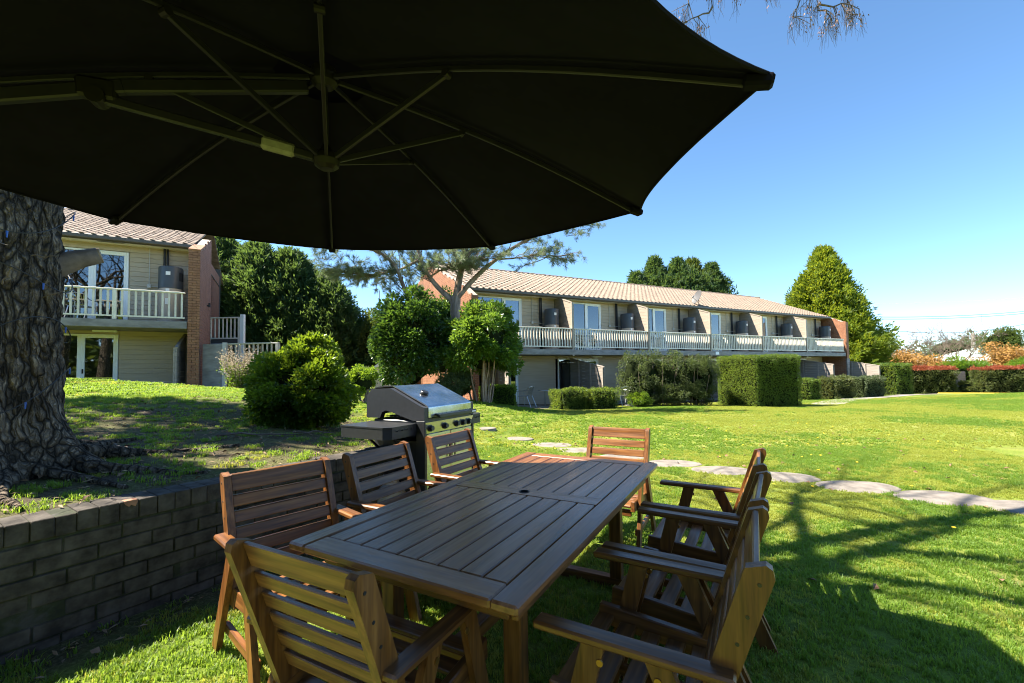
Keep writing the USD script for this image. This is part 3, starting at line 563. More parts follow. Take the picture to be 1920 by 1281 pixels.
for i, (ang, L, r, s) in enumerate(((-.55, 1.25, .10, 1), (.15, 1.5, .11, 2), (-1.15, .95, .11, 4), (.75, 1.6, .10, 5), (-.15, 2.1, .075, 7), (1.5, 1.2, .1, 8), (-1.75, .8, .12, 11))):
    pts = wob((.25 * math.cos(ang), .25 * math.sin(ang), .16), (L * math.cos(ang), L * math.sin(ang), 0), 14, .09, s)
    for q in pts: q[2] = T(TX + q[0], TY + q[1]) - tz0 + .17 * max(0, 1 - math.hypot(q[0], q[1]) / .9) + .012 * math.sin(7 * q[0] + s) + .005
    sd = (pts[:, :2] + A([TX, TY]) - WP) @ WN; pts = pts[sd < -.24]
    if len(pts) > 4: P(old, 'root', tube(pts, np.linspace(r * .72, .014, len(pts)), 10), 'bark', True)
st = P(old, 'cut_limb', tube([(.16, .20, 1.46), (.27, .29, 1.55), (.36, .36, 1.61), (.44, .42, 1.65)], [.12, .085, .068, .062], 18), 'twig', True, label='sawn off limb stub low on the trunk')
P(st, 'cut_face', tube([(.438, .419, 1.649), (.449, .427, 1.653)], .059, 18), 'cut_wood')
P(old, 'cut_limb', tube([(.14, .18, 2.02), (.22, .26, 2.10), (.25, .28, 2.12)], [.11, .07, .06], 14), 'bark', True)
for s in range(9):
    a = RNG.uniform(-1.6, .6); z = RNG.uniform(1.2, 1.9); d = A([math.cos(a), math.sin(a), RNG.uniform(-.3, .7)])
    b = A([.36 * math.cos(a), .36 * math.sin(a), z]); P(old, 'shoot', tube(wob(b, b + d * RNG.uniform(.12, .28), 6, .03, s + 20), [.006, .005, .004, .003, .003, .002], 5), 'twig')
BR, SEEDS = [], []
def grow(p, d, L, r, depth, rng, droop=0.0, seeds=False, nseg=7, spread=.75, rmin=.0035):
    pts = [A(p, float)]; d = A(d, float) / np.linalg.norm(d)
    for i in range(nseg):
        d = d + rng.normal(0, .13, 3) + A([0, 0, -droop * .1]); d /= np.linalg.norm(d); pts.append(pts[-1] + d * L / nseg)
    rad = np.linspace(r, r * .5, nseg + 1); BR.append((depth, tube(pts, rad, 8 if r > .03 else 5 if r > .008 else 4, False)))
    if depth == 0:
        SEEDS.append((pts[-1], d)); return
    nk = 2 + (rng.random() < .6) + (depth < 3)
    for k in range(nk):
        i = nseg if k == 0 else int(rng.integers(2, nseg)); b = pts[i]; q = rng.normal(0, 1, 3); q -= d * np.dot(q, d); q /= np.linalg.norm(q)
        nd = d * (1 if k == 0 else .75) + q * (spread * .5 if k == 0 else spread); nd[2] += .12 - droop * .25
        grow(b, nd, L * rng.uniform(.6, .82), max(rmin, rad[i] * (.85 if k == 0 else .62)), depth - 1, rng, droop, seeds, max(4, nseg - 1), spread, rmin)
rb = np.random.default_rng(5)
tf = A([.20 + .1, .42, 7.1])                              # fork, relative to the tree's foot
tr = A([.02 * 7.1 + .01 * 4.1 ** 1.5, .03 * 7.1 + .012 * 4.1 ** 2, 7.1])
LIMBS = [((.9, .75, .9), 2.6, .085, 4), ((-.15, .95, .85), 2.4, .08, 3), ((.6, -.65, .9), 2.3, .075, 3), ((-.7, -.2, 1), 2.3, .07, 3), ((.25, .2, 1), 2.4, .08, 3)]
for d, L, r, dep in LIMBS: grow(tr - A([0, 0, .15]), d, L, r, dep, rb)
grow(tr + A([-.1, -.12, -1.9]), (1, .35, .42), 2.6, .07, 3, rb); grow(tr + A([-.05, -.1, -1.2]), (.3, 1, .5), 2.4, .065, 3, rb)
for dep, nm in ((4, 'limb'), (3, 'limb'), (2, 'branch')):
    for m in [m for d, m in BR if d == dep]: P(old, nm, m, 'bark', True)
P(old, 'twigs', cat(*[m for d, m in BR if d < 2]), 'twig', True, kind='stuff')
# the long limb reaching out above the frame, with drooping tassels of seeds
BR2 = []
lp = A([[-3.25, 3.5, 6.3], [-1.5, 4.2, 6.75], [.5, 4.6, 6.5], [2.2, 4.65, 6.05], [3.7, 4.6, 5.8]]) - A([TX, TY, tz0])
P(old, 'limb', tube(lp, [.10, .085, .065, .045, .03], 8), 'bark', True)
loc = lambda x, y, z: A([x - TX, y - TY, z - tz0])
tw, sd, wh = [], [], []
rt = np.random.default_rng(3)
def sprig(a, b, n=3):
    p = wob(a, b, 6, .05, int(rt.integers(99))); tw.append(tube(p, np.linspace(.011, .004, 6), 5))
    for k in range(n):
        q = p[int(rt.integers(2, 6))]; e = q + A([rt.normal(0, .09), rt.normal(0, .09), -rt.uniform(.05, .2)]); tw.append(tube(wob(q, e, 4, .02, int(rt.integers(99))), [.005, .004, .003, .0025], 4))
        for j in range(int(rt.integers(10, 20))):
            t = rt.random(); c = q + (e - q) * (.4 + .6 * t) + rt.normal(0, .022, 3) - A([0, 0, .06 * rt.random()]); u = rt.normal(0, 1, 3); u[2] -= 2.0; u /= np.linalg.norm(u); v = np.cross(u, rt.normal(0, 1, 3)); v /= np.linalg.norm(v)
            L = rt.uniform(.018, .035); sd.append((A([c, c + u * L * .5 + v * L * .22, c + u * L, c + u * L * .5 - v * L * .22]), A([[0, 1, 2], [0, 2, 3]])))
        for j in range(9):
            c = q + (e - q) * rt.random() + rt.normal(0, .02, 3); tw.append(tube([c, c + A([rt.normal(0, .012), rt.normal(0, .012), -.07 - .05 * rt.random()]), c + A([rt.normal(0, .03), rt.normal(0, .02), -.16 - .10 * rt.random()])], [.0016, .0014, .001], 3))

for a, b, n in (((1.5, 4.65, 6.25), (1.66, 4.6, 5.5), 4), ((2.2, 4.65, 6.05), (2.28, 4.6, 5.45), 5), ((2.28, 4.6, 5.45), (2.0, 4.62, 5.30), 2), ((2.0, 4.62, 5.30), (1.82, 4.6, 5.24), 2), ((2.4, 4.6, 6.0), (2.55, 4.6, 5.5), 3),
                ((2.9, 4.6, 5.95), (2.95, 4.6, 5.56), 3), ((3.4, 4.6, 5.85), (3.16, 4.6, 5.32), 5), ((3.4, 4.6, 5.85), (3.45, 4.6, 5.46), 4), ((3.45, 4.6, 5.46), (3.9, 4.6, 5.40), 7), ((3.45, 4.6, 5.46), (3.58, 4.6, 5.26), 5), ((3.7, 4.6, 5.8), (3.76, 4.6, 5.42), 4), ((2.0, 4.7, 6.1), (2.1, 4.7, 5.42), 4)):
    sprig(loc(*a), loc(*b), n)
P(old, 'hanging_twigs', cat(*tw), 'twig', kind='stuff'); P(old, 'seed_tassels', cat(*sd), 'seed', kind='stuff')
sl = thing('string_light', 'dark cable with small blue bulbs wound around the old tree trunk', 'string lights', (TX, TY, tz0))
hx = []
for t in np.linspace(0, 1, 260):
    a = 2 * math.pi * 5.3 * t - 1; z = .5 + 2.2 * t + .12 * math.sin(2.3 * a); r = .355 - .012 * z + .07 * math.exp(-z / .9) + .055
    hx.append((.02 * z + r * math.cos(a), .03 * z + r * math.sin(a), z))
P(sl, 'cable', tube(hx, .004, 5), 'wire_black')
for i in range(6, 255, 9): q = A(hx[i]); P(sl, 'bulb', tube([q, q + A([0, 0, -.045])], [.007, .004], 6), 'bulb_blue')

# ------------------------------------------------------------------ the two motel buildings (local u along the front, s into the building, z up)
F2 = 2.40
def siding(par, u0, u1, s, z0, z1, pitch=.16, m='siding'):
    n = max(1, round((z1 - z0) / pitch)); h = (z1 - z0) / n
    for i in range(n):
        a = z0 + i * h; b = a + h - .004
        v = A([[u0, s - .026, a], [u1, s - .026, a], [u1, s - .010, b], [u0, s - .010, b], [u0, s + .02, a], [u1, s + .02, a], [u1, s + .02, b], [u0, s + .02, b]])
        f = A([[0, 1, 2], [0, 2, 3], [4, 6, 5], [4, 7, 6], [0, 4, 5], [0, 5, 1], [3, 2, 6], [3, 6, 7], [0, 3, 7], [0, 7, 4], [1, 5, 6], [1, 6, 2]])
        P(par, 'siding_board', (v, f), m)
def ring(u0, u1, z0, z1, w, s0, s1):
    return cat(box([u0, s0, z0], [u0 + w, s1, z1]), box([u1 - w, s0, z0], [u1, s1, z1]), box([u0 + w, s0, z1 - w], [u1 - w, s1, z1]), box([u0 + w, s0, z0], [u1 - w, s1, z0 + w]))
def glazing(b, nm, u0, u1, z0, z1, s, w=.055, handle=False, sash=False, mid=None, curt=0):
    fr = P(b, nm, ring(u0, u1, z0, z1, w, s - .05, s + .03), 'white_frame')
    if sash: P(fr, 'sash', ring(u0 + w, u1 - w, z0 + w, z1 - w, .065, s - .035, s + .015), 'white_frame')
    if mid: P(fr, 'glazing_bar', box([u0 + w, s - .04, mid - .035], [u1 - w, s + .02, mid + .035]), 'white_frame')
    P(fr, 'pane', box([u0 + w, s - .006, z0 + w], [u1 - w, s, z1 - w]), 'glass')
    if handle: P(fr, 'handle', box([u0 + w + .015, s - .07, z0 + .95], [u0 + w + .045, s - .036, z0 + 1.1]), 'umbrella_plastic')
    if curt:
        n = 40; x = np.linspace(u0 + w, u0 + w + (u1 - u0 - 2 * w) * curt, n); y = s + .12 + .03 * np.sin(np.arange(n) * 1.7)
        V = np.vstack([np.c_[x, y, 0 * x + z0 + w], np.c_[x, y, 0 * x + z1 - w]]); i = np.arange(n - 1)
        P(b, 'curtain', (V, np.vstack([np.stack([i, i + 1, i + n + 1], -1), np.stack([i, i + n + 1, i + n], -1)])), 'curtain')
def rail_bay(b, u0, u1, zf, s, pitch, m='baluster', mr='rail_cream'):
    r = P(b, 'balustrade', box([u0, s - .05, zf + .92], [u1, s + .05, zf + .97], .008), mr)
    P(r, 'bottom_rail', box([u0, s - .03, zf + .09], [u1, s + .03, zf + .135]), mr)
    n = int((u1 - u0) / pitch)
    for i in range(n):
        u = u0 + (i + .5) * (u1 - u0) / n; P(r, 'baluster', box([u - .026, s - .018, zf + .135], [u + .026, s + .018, zf + .92]), m)
def tri_fin(b, nm, u, s0, s1, zb, zt0, zt1, pitch, m, th=.045, posts=()):
    f = P(b, nm, bar((u, s0, zt0 + .02), (u, s1, zt1 + .02), .085, .045), m)
    n = int((max(zt0, zt1) - zb) / pitch); h = (max(zt0, zt1) - zb) / n
    for i in range(n):
        a, c = zb + i * h + .004, zb + (i + 1) * h - .003
        pl = sg.box(s0, a, s1, c).intersection(sg.Polygon([(s0, zb), (s1, zb), (s1, zt1), (s0, zt0)]))
        if pl.is_empty or pl.area < .004: continue
        off = .004 * (i % 2)
        P(f, 'board', extrude(list(pl.exterior.coords)[:-1], (u - th / 2 + off, 0, 0), (0, 1, 0), (0, 0, 1), (1, 0, 0), th - off), m)
    for sp in posts:
        z = zt0 + (zt1 - zt0) * (sp - s0) / (s1 - s0)
        P(f, 'post', box([u - .075, sp - .045, zb - .1], [u - th / 2 - .002, sp + .045, z]), m)
    return f
def heater(loc, rz, lab, size=1.0):
    t = thing('water_heater', lab, 'water heater', loc, rz, 'water heaters on the balconies')
    P(t, 'lower_tank', lathe([(0, .03), (.33, .03), (.335, .06), (.335, 1.18), (0, 1.18)], 28), 'heater_beige', 40)
    P(t, 'upper_unit', lathe([(0, 1.18), (.34, 1.181), (.345, 1.2), (.345, 1.88), (.33, 1.93), (.28, 1.95), (0, 1.96)], 28), 'heater_dark', 40)
    P(t, 'grille', cat(*[tube([(.349 * math.cos(a), .349 * math.sin(a), 1.45), (.349 * math.cos(a), .349 * math.sin(a), 1.75)], .010, 4) for a in np.radians([-40, -33, -26, -19, -12])]), 'wire_black')
    P(t, 'label', cat(*[box([x - .06, -.356 + .1 * 0, z], [x + .06, -.340, z + .12]) for x, z in ((-.02, 1.62),)]), 'label_white')
    P(t, 'badge', cat(box([-.08, -.343, 1.06], [.02, -.332, 1.16]), box([-.09, -.343, .62], [.04, -.332, .83])), 'label_white')
    P(t, 'pipe', tube([(-.33, .05, 1.05), (-.5, .1, 1.05), (-.62, .3, 1.05)], .018, 8), 'pipe_grey')
    P(t, 'base', lathe([(0, 0), (.30, 0), (.30, .03), (0, .03)], 20), 'slab')
    return t
def tiles(b, u0, u1, s0, z0, s1, z1, cw, rl, near, m):
    """near(u) -> rank: the 300 tiles nearest are parts, the rest one mesh"""
    L = math.hypot(s1 - s0, z1 - z0); d = A([0, (s1 - s0) / L, (z1 - z0) / L]); nrm = A([0, -d[2], d[1]])
    nc, nr = round((u1 - u0) / cw), round(L / rl); cw, rl = (u1 - u0) / nc, L / nr
    xs = A([0, .12, .25, .38, .5, .62, .78, .9, 1.02]) * cw; hs = A([.0, .028, .042, .034, .012, .0, -.004, -.002, .002])
    n = len(xs); i = np.arange(n - 1); F_ = np.vstack([np.stack([i, i + 1, i + n + 1], -1), np.stack([i, i + n + 1, i + n], -1), np.stack([i + 2 * n, i + 1 + 2 * n, i + 1], -1), np.stack([i + 2 * n, i + 1, i], -1)])
    items = []
    for r in range(nr):
        for c in range(nc):
            j = RNG.normal(0, .004, 2); o = A([u0 + c * cw + j[0], s0, z0]) + d * (r * rl + j[1])
            lo = o + np.c_[xs, 0 * xs, 0 * xs] + nrm * (hs + .035)[:, None]
            hi = o + np.c_[xs, 0 * xs, 0 * xs] + d * (rl * 1.06) + nrm * (hs + .012)[:, None]
            bt = o + np.c_[xs, 0 * xs, 0 * xs] + nrm * (hs + .008)[:, None]
            items.append((near(u0 + c * cw, r), (np.vstack([lo, hi, bt]), F_)))
    items.sort(key=lambda t: t[0])
    for _, t in items[:300]: P(b, 'roof_tile', t, m)
    if items[300:]: P(b, 'roof_tiles', cat(*[t for _, t in items[300:]]), m, kind='stuff')
def bricks(axis, a0, a1, z0, ztop, off, th, m=None, bl=.23, h=.076):
    out = []; z = z0; k = 0
    while True:
        a = a0 - (.12 if k % 2 else 0); any_ = False
        while a < a1 - .01:
            x0, x1 = max(a, a0), min(a + bl, a1); zt = ztop((x0 + x1) / 2)
            if z + h < zt and x1 - x0 > .02:
                any_ = True
                lo, hi = ([x0, off, z], [x1, off + th, z + h]) if axis == 'u' else ([off, x0, z], [off + th, x1, z + h])
                out.append(box(lo, hi))
            a += bl + .010
        z += h + .010; k += 1
        if not any_: break
    return out
def downs(b, u, zf, ze):
    P(b, 'drain_pipe', tube([(u, 1.36, zf), (u, 1.36, ze)], .035, 10), 'wire_black'); P(b, 'drain_pipe', tube([(u + .09, 1.37, zf), (u + .09, 1.37, ze)], .028, 10), 'wire_black')
    c = P(b, 'conduit', tube([(u - .42, 1.40, zf + 1.35), (u - .42, 1.40, ze)], .012, 6), 'pipe_grey')
    P(c, 'switch_box', box([u - .47, 1.36, zf + 1.27], [u - .37, 1.42, zf + 1.39]), 'pipe_grey'); P(c, 'conduit_arm', tube([(u - .42, 1.38, zf + 1.33), (u + .25, 1.3, zf + 1.30)], .012, 6), 'pipe_grey')

def building(lab, p0, ang, dz, ez, uL, uR, bays, pitch, dup_fins, tile_mat, near, ridge_s=6.2, slope=.42, header=0.0):
    b = thing('motel_building', lab, 'building', (p0[0], p0[1], dz), ang)
    f2, g = F2, -.25; ze = ez - dz                          # eave height in local z
    SF = 1.45; wt = ze + .12
    P(b, 'balcony_slab', box([uL, -.07, 2.15], [uR, SF + .3, 2.395], .01), 'slab')
    P(b, 'ground_slab', box([uL, .2, g - .8], [uR, 9, g], 0), 'slab')
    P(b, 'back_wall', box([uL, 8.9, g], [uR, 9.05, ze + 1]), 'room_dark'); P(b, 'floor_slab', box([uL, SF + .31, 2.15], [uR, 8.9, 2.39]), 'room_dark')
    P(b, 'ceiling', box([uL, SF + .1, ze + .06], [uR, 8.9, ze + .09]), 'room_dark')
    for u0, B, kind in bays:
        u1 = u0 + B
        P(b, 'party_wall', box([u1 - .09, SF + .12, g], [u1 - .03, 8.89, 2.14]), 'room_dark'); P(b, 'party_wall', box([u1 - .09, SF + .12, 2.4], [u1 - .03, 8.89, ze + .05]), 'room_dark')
        for zf, zt in ((f2, min(f2 + 2.44, wt - .12)), (g, g + 2.27)):
            D0, D1, D2 = (u0 + .10, u0 + 1.85, u0 + 2.80) if zf == f2 else (u0 + .10, u0 + 1.62, u0 + 2.57)
            topz = wt if zf == f2 else 2.149
            P(b, 'wall_core', box([D2 + .002, SF + .022, zf], [u1 - .09, SF + .10, topz]), 'siding'); P(b, 'wall_core', box([D0 - .1, SF + .022, zt + .002], [D2 + .001, SF + .10, topz]), 'siding')
            siding(b, D2 + .03, u1 - .03, SF, zf + .01, topz)
            if topz - zt > .1: siding(b, D0 - .05, D2 + .026, SF - .001, zt + .03, topz, .2)
            cu = [.0, .45, .3, .6, .5, .0, .6][int(abs(u0) // 4.6) % 7] if dup_fins else 0
            w = glazing(b, 'window', D0, D1 - .002, zf + .02 if zf == f2 else zf + .02, zt, SF, mid=None if zf == f2 else zf + .75, curt=cu)
            glazing(b, 'sliding_door', D1, D2, zf + .02, zt, SF + .0, handle=True, sash=True, mid=None if zf == f2 else zf + .62, curt=.75 * (cu > .3))
        downs(b, u0 + 3.78, f2, wt); rail_bay(b, u0 + .06, u1 - .06, f2, 0, pitch)
        P(b, 'soffit_light', box([u0 + 2.05, SF - .36, ze + .0], [u0 + 2.75, SF - .24, ze + .06], .01), 'white_frame')
        P(b, 'soffit_light', box([u0 + 2.0, SF - .36, 2.08], [u0 + 2.6, SF - .24, 2.14], .01), 'white_frame')
        if dup_fins:
            if u0 > uL + .5:
                P(b, 'balcony_post', box([u0 - .055, -.055, f2 - .3], [u0 + .055, .055, ze - .36], .006), 'fin_board')
                tri_fin(b, 'dividing_screen', u0, .06, SF - .03, f2 + .01, ze - .36, ze + .10, .16, 'fin_board')
            tri_fin(b, 'patio_screen', u0 + .85, SF - .03, -1.15, g - .12, 2.0, 1.55, .15, 'fence_board', posts=(-1.08, -.2, .7))
    # eave, gutter and roof
    P(b, 'gutter', box([uL - .1, .80, ze], [uR + .05, .93, ze + .13], .02), 'gutter')
    P(b, 'fascia', box([uL - .1, .932, ze - .03], [uR + .05, .96, ze + .16]), 'gutter'); P(b, 'soffit', box([uL, .962, ze - .0], [uR, SF - .03, ze + .02]), 'rail_cream')
    s0, z0 = .84, ze + .10; z1 = z0 + slope * (ridge_s - s0)
    tiles(b, uL - .1, uR, s0, z0, ridge_s, z1, .30, .345, near, tile_mat)
    P(b, 'roof_deck', cat(extrude([(s0 + .1, z0 - .02), (ridge_s, z1 - .06), (2 * ridge_s - s0, z0 - .06), (2 * ridge_s - s0, z0), (ridge_s, z1 + .0), (s0 + .1, z0 + .015)], (uL - .08, 0, 0), (0, 1, 0), (0, 0, 1), (1, 0, 0), uR - uL + .06)), tile_mat)
    rc = [tube([(u, ridge_s, z1 + .0), (u + .42, ridge_s, z1 + .012)], [.085, .10], 10) for u in np.arange(uL - .1, uR - .1, .40)]
    P(b, 'ridge_caps', cat(*rc), tile_mat, True, kind='stuff')
    return b, ze, z1
R0, RA = (2.74, 19.6), 27.4
NB = 6
right, zeR, zrR = building('long two storey motel wing of tan siding with white balconies and tiled roof', R0, RA, 0, 4.93, -4.6, 23.5, [(-4.62 + 4.68 * k, 4.68, 0) for k in range(NB)], .145, True, 'tile', lambda u, r: u + .15 * r)
def W2(fr, u, s, z=0):
    t = math.radians(fr[1]); return (fr[0][0] + u * math.cos(t) - s * math.sin(t), fr[0][1] + u * math.sin(t) + s * math.cos(t), z)
FRr, FRl = (R0, RA), ((-10.76, 14.2), 28.6)
# end walls of the right wing
def gable(b, u0, u1, s0, zlow, ztop, m, nm, left=True):
    P(b, nm, cat(extrude([(s0 + .02, zlow), (9.0, zlow), (9.0, ztop(9.0) - .03), (6.2, ztop(6.2) - .03), (1.0, ztop(1.0) - .03), (s0 + .02, ztop(s0) - .03)], (u0 + .012, 0, 0), (0, 1, 0), (0, 0, 1), (1, 0, 0), u1 - u0 - .024)), 'mortar')
    P(b, 'brickwork', cat(*bricks('s', s0, 8.9, zlow, ztop, u0 if left else u1 - .05, .05)), m, kind='stuff')
zt = lambda s: (zeR + .10 + .42 * (s - .84) + .06 if s < 6.2 else zrR - .42 * (s - 6.2) + .06) if s > .9 else zeR - .30 + .45 * s
gable(right, -4.93, -4.63, -.05, -.6, zt, 'brick_red', 'end_wall'); 
for m in bricks('u', -4.93, -4.63, -.6, lambda u: zeR - .35, -.055, .06): P(right, 'brick', m, 'brick_red')
zt2 = lambda s: zeR + .16 if s > 1.0 else zeR - .30 + .45 * s
P(right, 'end_pier', extrude([(-.08, -.6), (3, -.6), (3, zt2(3) - .03), (1, zt2(1) - .03), (-.08, zt2(-.08) - .03)], (23.56, 0, 0), (0, 1, 0), (0, 0, 1), (1, 0, 0), .28), 'mortar')
P(right, 'brickwork', cat(*bricks('s', -.1, 3, -.6, zt2, 23.55, .05)), 'brick_red', kind='stuff')
for m in bricks('u', 23.55, 23.86, 2.0, lambda u: zeR - .34, -.11, .06): P(right, 'brick', m, 'brick_red')
P(right, 'end_pier', box([23.54, -.115, -.6], [23.87, -.05, 1.98]), 'slab')
tri_fin(right, 'patio_screen', 24.15, .4, -1.75, -.5, 1.85, 1.42, .15, 'fence_board', posts=(-1.68, -.9, -.1))
first_h = None
for k in range(NB):
    u = -4.62 + 4.68 * k + 4.15; q = W2(FRr, u, .92, F2)
    lab = 'dark topped water heater on the long wing, ' + ['first from the pine tree', 'second from the pine tree', 'third from the pine tree', 'third from the far brick pier', 'second from the far brick pier', 'beside the far brick pier'][k]
    if first_h is None: first_h = heater(q, RA, lab)
    else: dup(first_h, q, RA, lab)
# left wing
DZ = .85
left, zeL, zrL = building('beige two storey motel wing with white balcony and brown tiles behind the old tree', FRl[0], FRl[1], DZ, 5.93, -9.4, -.02, [(-4.67, 4.65, 0)], .165, False, 'tile_old', lambda u, r: -u + .1 * r, ridge_s=6.2)
P(left, 'outer_wall', box([-9.4, 1.42, -.25], [-4.68, 1.55, 2.14]), 'siding'); P(left, 'outer_wall', box([-9.4, 1.42, 2.4], [-4.68, 1.55, zeL + .12]), 'siding')
rail_bay(left, -9.3, -4.72, F2, 0, .165)
for u in (-4.67, -1.85): P(left, 'balcony_post', box([u - .05, -.05, F2], [u + .05, .05, F2 + .96], .006), 'rail_cream')
zl = lambda s: zeL - .26 + .40 * s if s < 1 else zeL + .16 + .43 * (s - 1)
P(left, 'end_wall', extrude([(.02, -.6), (2.62, -.6), (2.62, zl(2.62) - .03), (1, zl(1) - .03), (.02, zl(0) - .03)], (.012, 0, 0), (0, 1, 0), (0, 0, 1), (1, 0, 0), .296), 'mortar')
P(left, 'brickwork', cat(*bricks('s', .0, 2.66, -.6, lambda s: zl(s) - .01, .27, .05)), 'brick_dull', kind='stuff')
for m in bricks('u', .0, .32, -.6, lambda u: zeL - .27, -.035, .06): P(left, 'brick', m, 'brick_red')
P(left, 'coping', bar((.16, -.05, zeL - .255), (.16, 1.0, zeL + .16), .34, .05), 'brick_red')
P(left, 'end_wall', box([-.35, 2.4, -.6], [-.05, 8.9, zeL + .6]), 'brick_dull')
tri_fin(left, 'patio_screen', -.28, 1.42, -.12, -.4, 2.05, 1.5, .16, 'fence_board', posts=(-.06,))
P(left, 'wall_lamp', cat(box([.33, 1.55, 3.15], [.40, 1.63, 3.2]), tube([(.40, 1.59, 3.12), (.40, 1.59, 3.28)], .035, 10)), 'wire_black')
P(left, 'wire_line', tube([(-4.6, -.1, .42), (-.4, -.1, .42)], .006, 5), 'rail_grey'); P(left, 'wire_line', tube([(-4.6, -.1, .12), (-.4, -.1, .12)], .006, 5), 'rail_grey')
dup(first_h, W2(FRl, -.62, .90, F2 + DZ), FRl[1], 'water heater on the left balcony, against the brick end pillar')
P(right, 'plaque', box([9.72, -.085, 2.20], [10.0, -.071, 2.36]), 'label_white')
# satellite dish
dsh = thing('satellite_dish', 'grey satellite dish on the gutter edge of the long tiled roof', 'satellite dish', W2(FRr, 9.75, .95, zeR + .16), RA)
P(dsh, 'mast', tube([(0, 0, -.05), (0, 0, .62)], .022, 8), 'dish'); P(dsh, 'mount', box([-.08, -.05, -.1], [.08, .05, -.04]), 'dish')
pr = [(r, .5 * r * r) for r in np.linspace(0, .42, 10)]; dm = lathe(pr + [(r, z - .012) for r, z in pr[::-1]], 24); cb = math.radians(68)
Rx = A([[math.cos(cb), 0, math.sin(cb)], [0, 1, 0], [-math.sin(cb), 0, math.cos(cb)]])
P(dsh, 'reflector', (dm[0] @ A([[1, 0, 0], [0, 1, 0], [0, 0, 1]]) @ Rx @ A([[.94, -.34, 0], [.34, .94, 0], [0, 0, 1]]) * A([1, 1, 1]) + A([-.06, 0, .5]), dm[1]), 'dish', 40)
P(dsh, 'feed_arm', tube([(-.1, -.02, .22), (-.75, -.2, .42)], .014, 6), 'dish'); P(dsh, 'feed_horn', tube([(-.75, -.2, .40), (-.68, -.18, .50)], .04, 10), 'dish')
# ------------------------------------------------------------------ foliage
def leaf_quads(p, d, L, W, rng, fold=.25, up=None):
    """one folded four-corner leaf at every point p along direction d"""
    n = len(p); d = d / (np.linalg.norm(d, axis=1)[:, None] + 1e-9)
    r = rng.normal(0, 1, (n, 3)) if up is None else up + rng.normal(0, .45, (n, 3))
    s = np.cross(d, r); s /= np.linalg.norm(s, axis=1)[:, None] + 1e-9; nn = np.cross(s, d)
    L = np.broadcast_to(L, (n,)) * rng.uniform(.7, 1.25, n); W = np.broadcast_to(W, (n,)) * rng.uniform(.8, 1.2, n)
    b = p; m = p + d * (L * .48)[:, None]; w = s * (W / 2)[:, None]; u = nn * (W * fold)[:, None]
    V = np.stack([b, m + w + u, p + d * L[:, None], m - w + u], 1).reshape(-1, 3)
    i = np.arange(n)[:, None] * 4
    return V, np.concatenate([i + A([[0, 1, 2]]), i + A([[0, 2, 3]])], 1).reshape(-1, 3)
def rnd_dir(n, rng):
    v = rng.normal(0, 1, (n, 3)); return v / np.linalg.norm(v, axis=1)[:, None]
def core(c, rad, k, seed, amp=.25, sub=3):
    m = trimesh.creation.icosphere(sub); v = A(m.vertices)
    v = v * (1 + amp * (fbm(v * 2.2 + seed, 3, seed) - .5) * 2)[:, None]
    return v * (A(rad) * k) + A(c), A(m.faces)
def crown_leaves(c, rad, n, L, W, seed, ncl=26, clr=.34, flat=.0, low=-.75, droop=0.0, lump=.3):
    """leaves in clumps over an uneven ellipsoid"""
    rng = np.random.default_rng(seed); c, rad = A(c, float), A(rad, float)
    cd = rnd_dir(ncl * 2, rng); cd = cd[cd[:, 2] > low][:ncl]
    cr = .62 + .34 * rng.random(len(cd)) * (1 if lump else 1); cp = cd * cr[:, None]; cs = clr * rng.uniform(.65, 1.3, len(cd))
    k = rng.integers(0, len(cd), n); o = rnd_dir(n, rng); o[:, 2] = o[:, 2] * .85
    q = cp[k] + o * (cs[k] * rng.random(n) ** .33)[:, None]
    keep = (np.linalg.norm(q, axis=1) < 1.12) & (np.linalg.norm(q, axis=1) > .45); q, o = q[keep], o[keep]
    d = o * .7 + q / np.linalg.norm(q, axis=1)[:, None] * .7 + rng.normal(0, .5, q.shape) + A([0, 0, .15 - droop])
    return leaf_quads(c + q * rad, d, L, W, rng)
def stems(par, c, z0, spread, h, n, r, rng, m='twig', nm='stem'):
    for k in range(n):
        a = rng.uniform(0, 6.28); b = A([c[0] + .12 * spread * math.cos(a), c[1] + .12 * spread * math.sin(a), z0 - .05]); e = A([c[0] + spread * math.cos(a), c[1] + spread * math.sin(a), z0 + h * rng.uniform(.7, 1)])
        P(par, nm, tube(wob(b, e, 7, .06 * h, int(rng.integers(999))), np.linspace(r, r * .45, 7), 7), m, True)
def shrub(name, label, catg, c, rad, zc, n, L, W, m, seed, ncl=26, clr=.34, group=None, nst=4, corek=.7, low=-.75, droop=0, stemr=.03, loose=0):
    z0 = T(*c); t = thing(name, label, catg, (c[0], c[1], z0), 0, group); rng = np.random.default_rng(seed + 500)
    ms = [crown_leaves((0, 0, zc - z0), rad, n, L, W, seed, ncl, clr, low=low, droop=droop)]
    P(t, 'crown', cat(*ms), m)
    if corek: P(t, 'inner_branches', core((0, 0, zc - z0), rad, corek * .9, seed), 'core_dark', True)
    for k in range(nst):
        a = rng.uniform(0, 6.28); b = A([.1 * rad[0] * math.cos(a), .1 * rad[1] * math.sin(a), -.08]); e = A([.5 * rad[0] * math.cos(a), .5 * rad[1] * math.sin(a), (zc - z0) * 1.0])
        P(t, 'stem', tube(wob(b, e, 7, .05, seed + k), np.linspace(stemr, stemr * .5, 7), 7), 'twig', True)
    return t
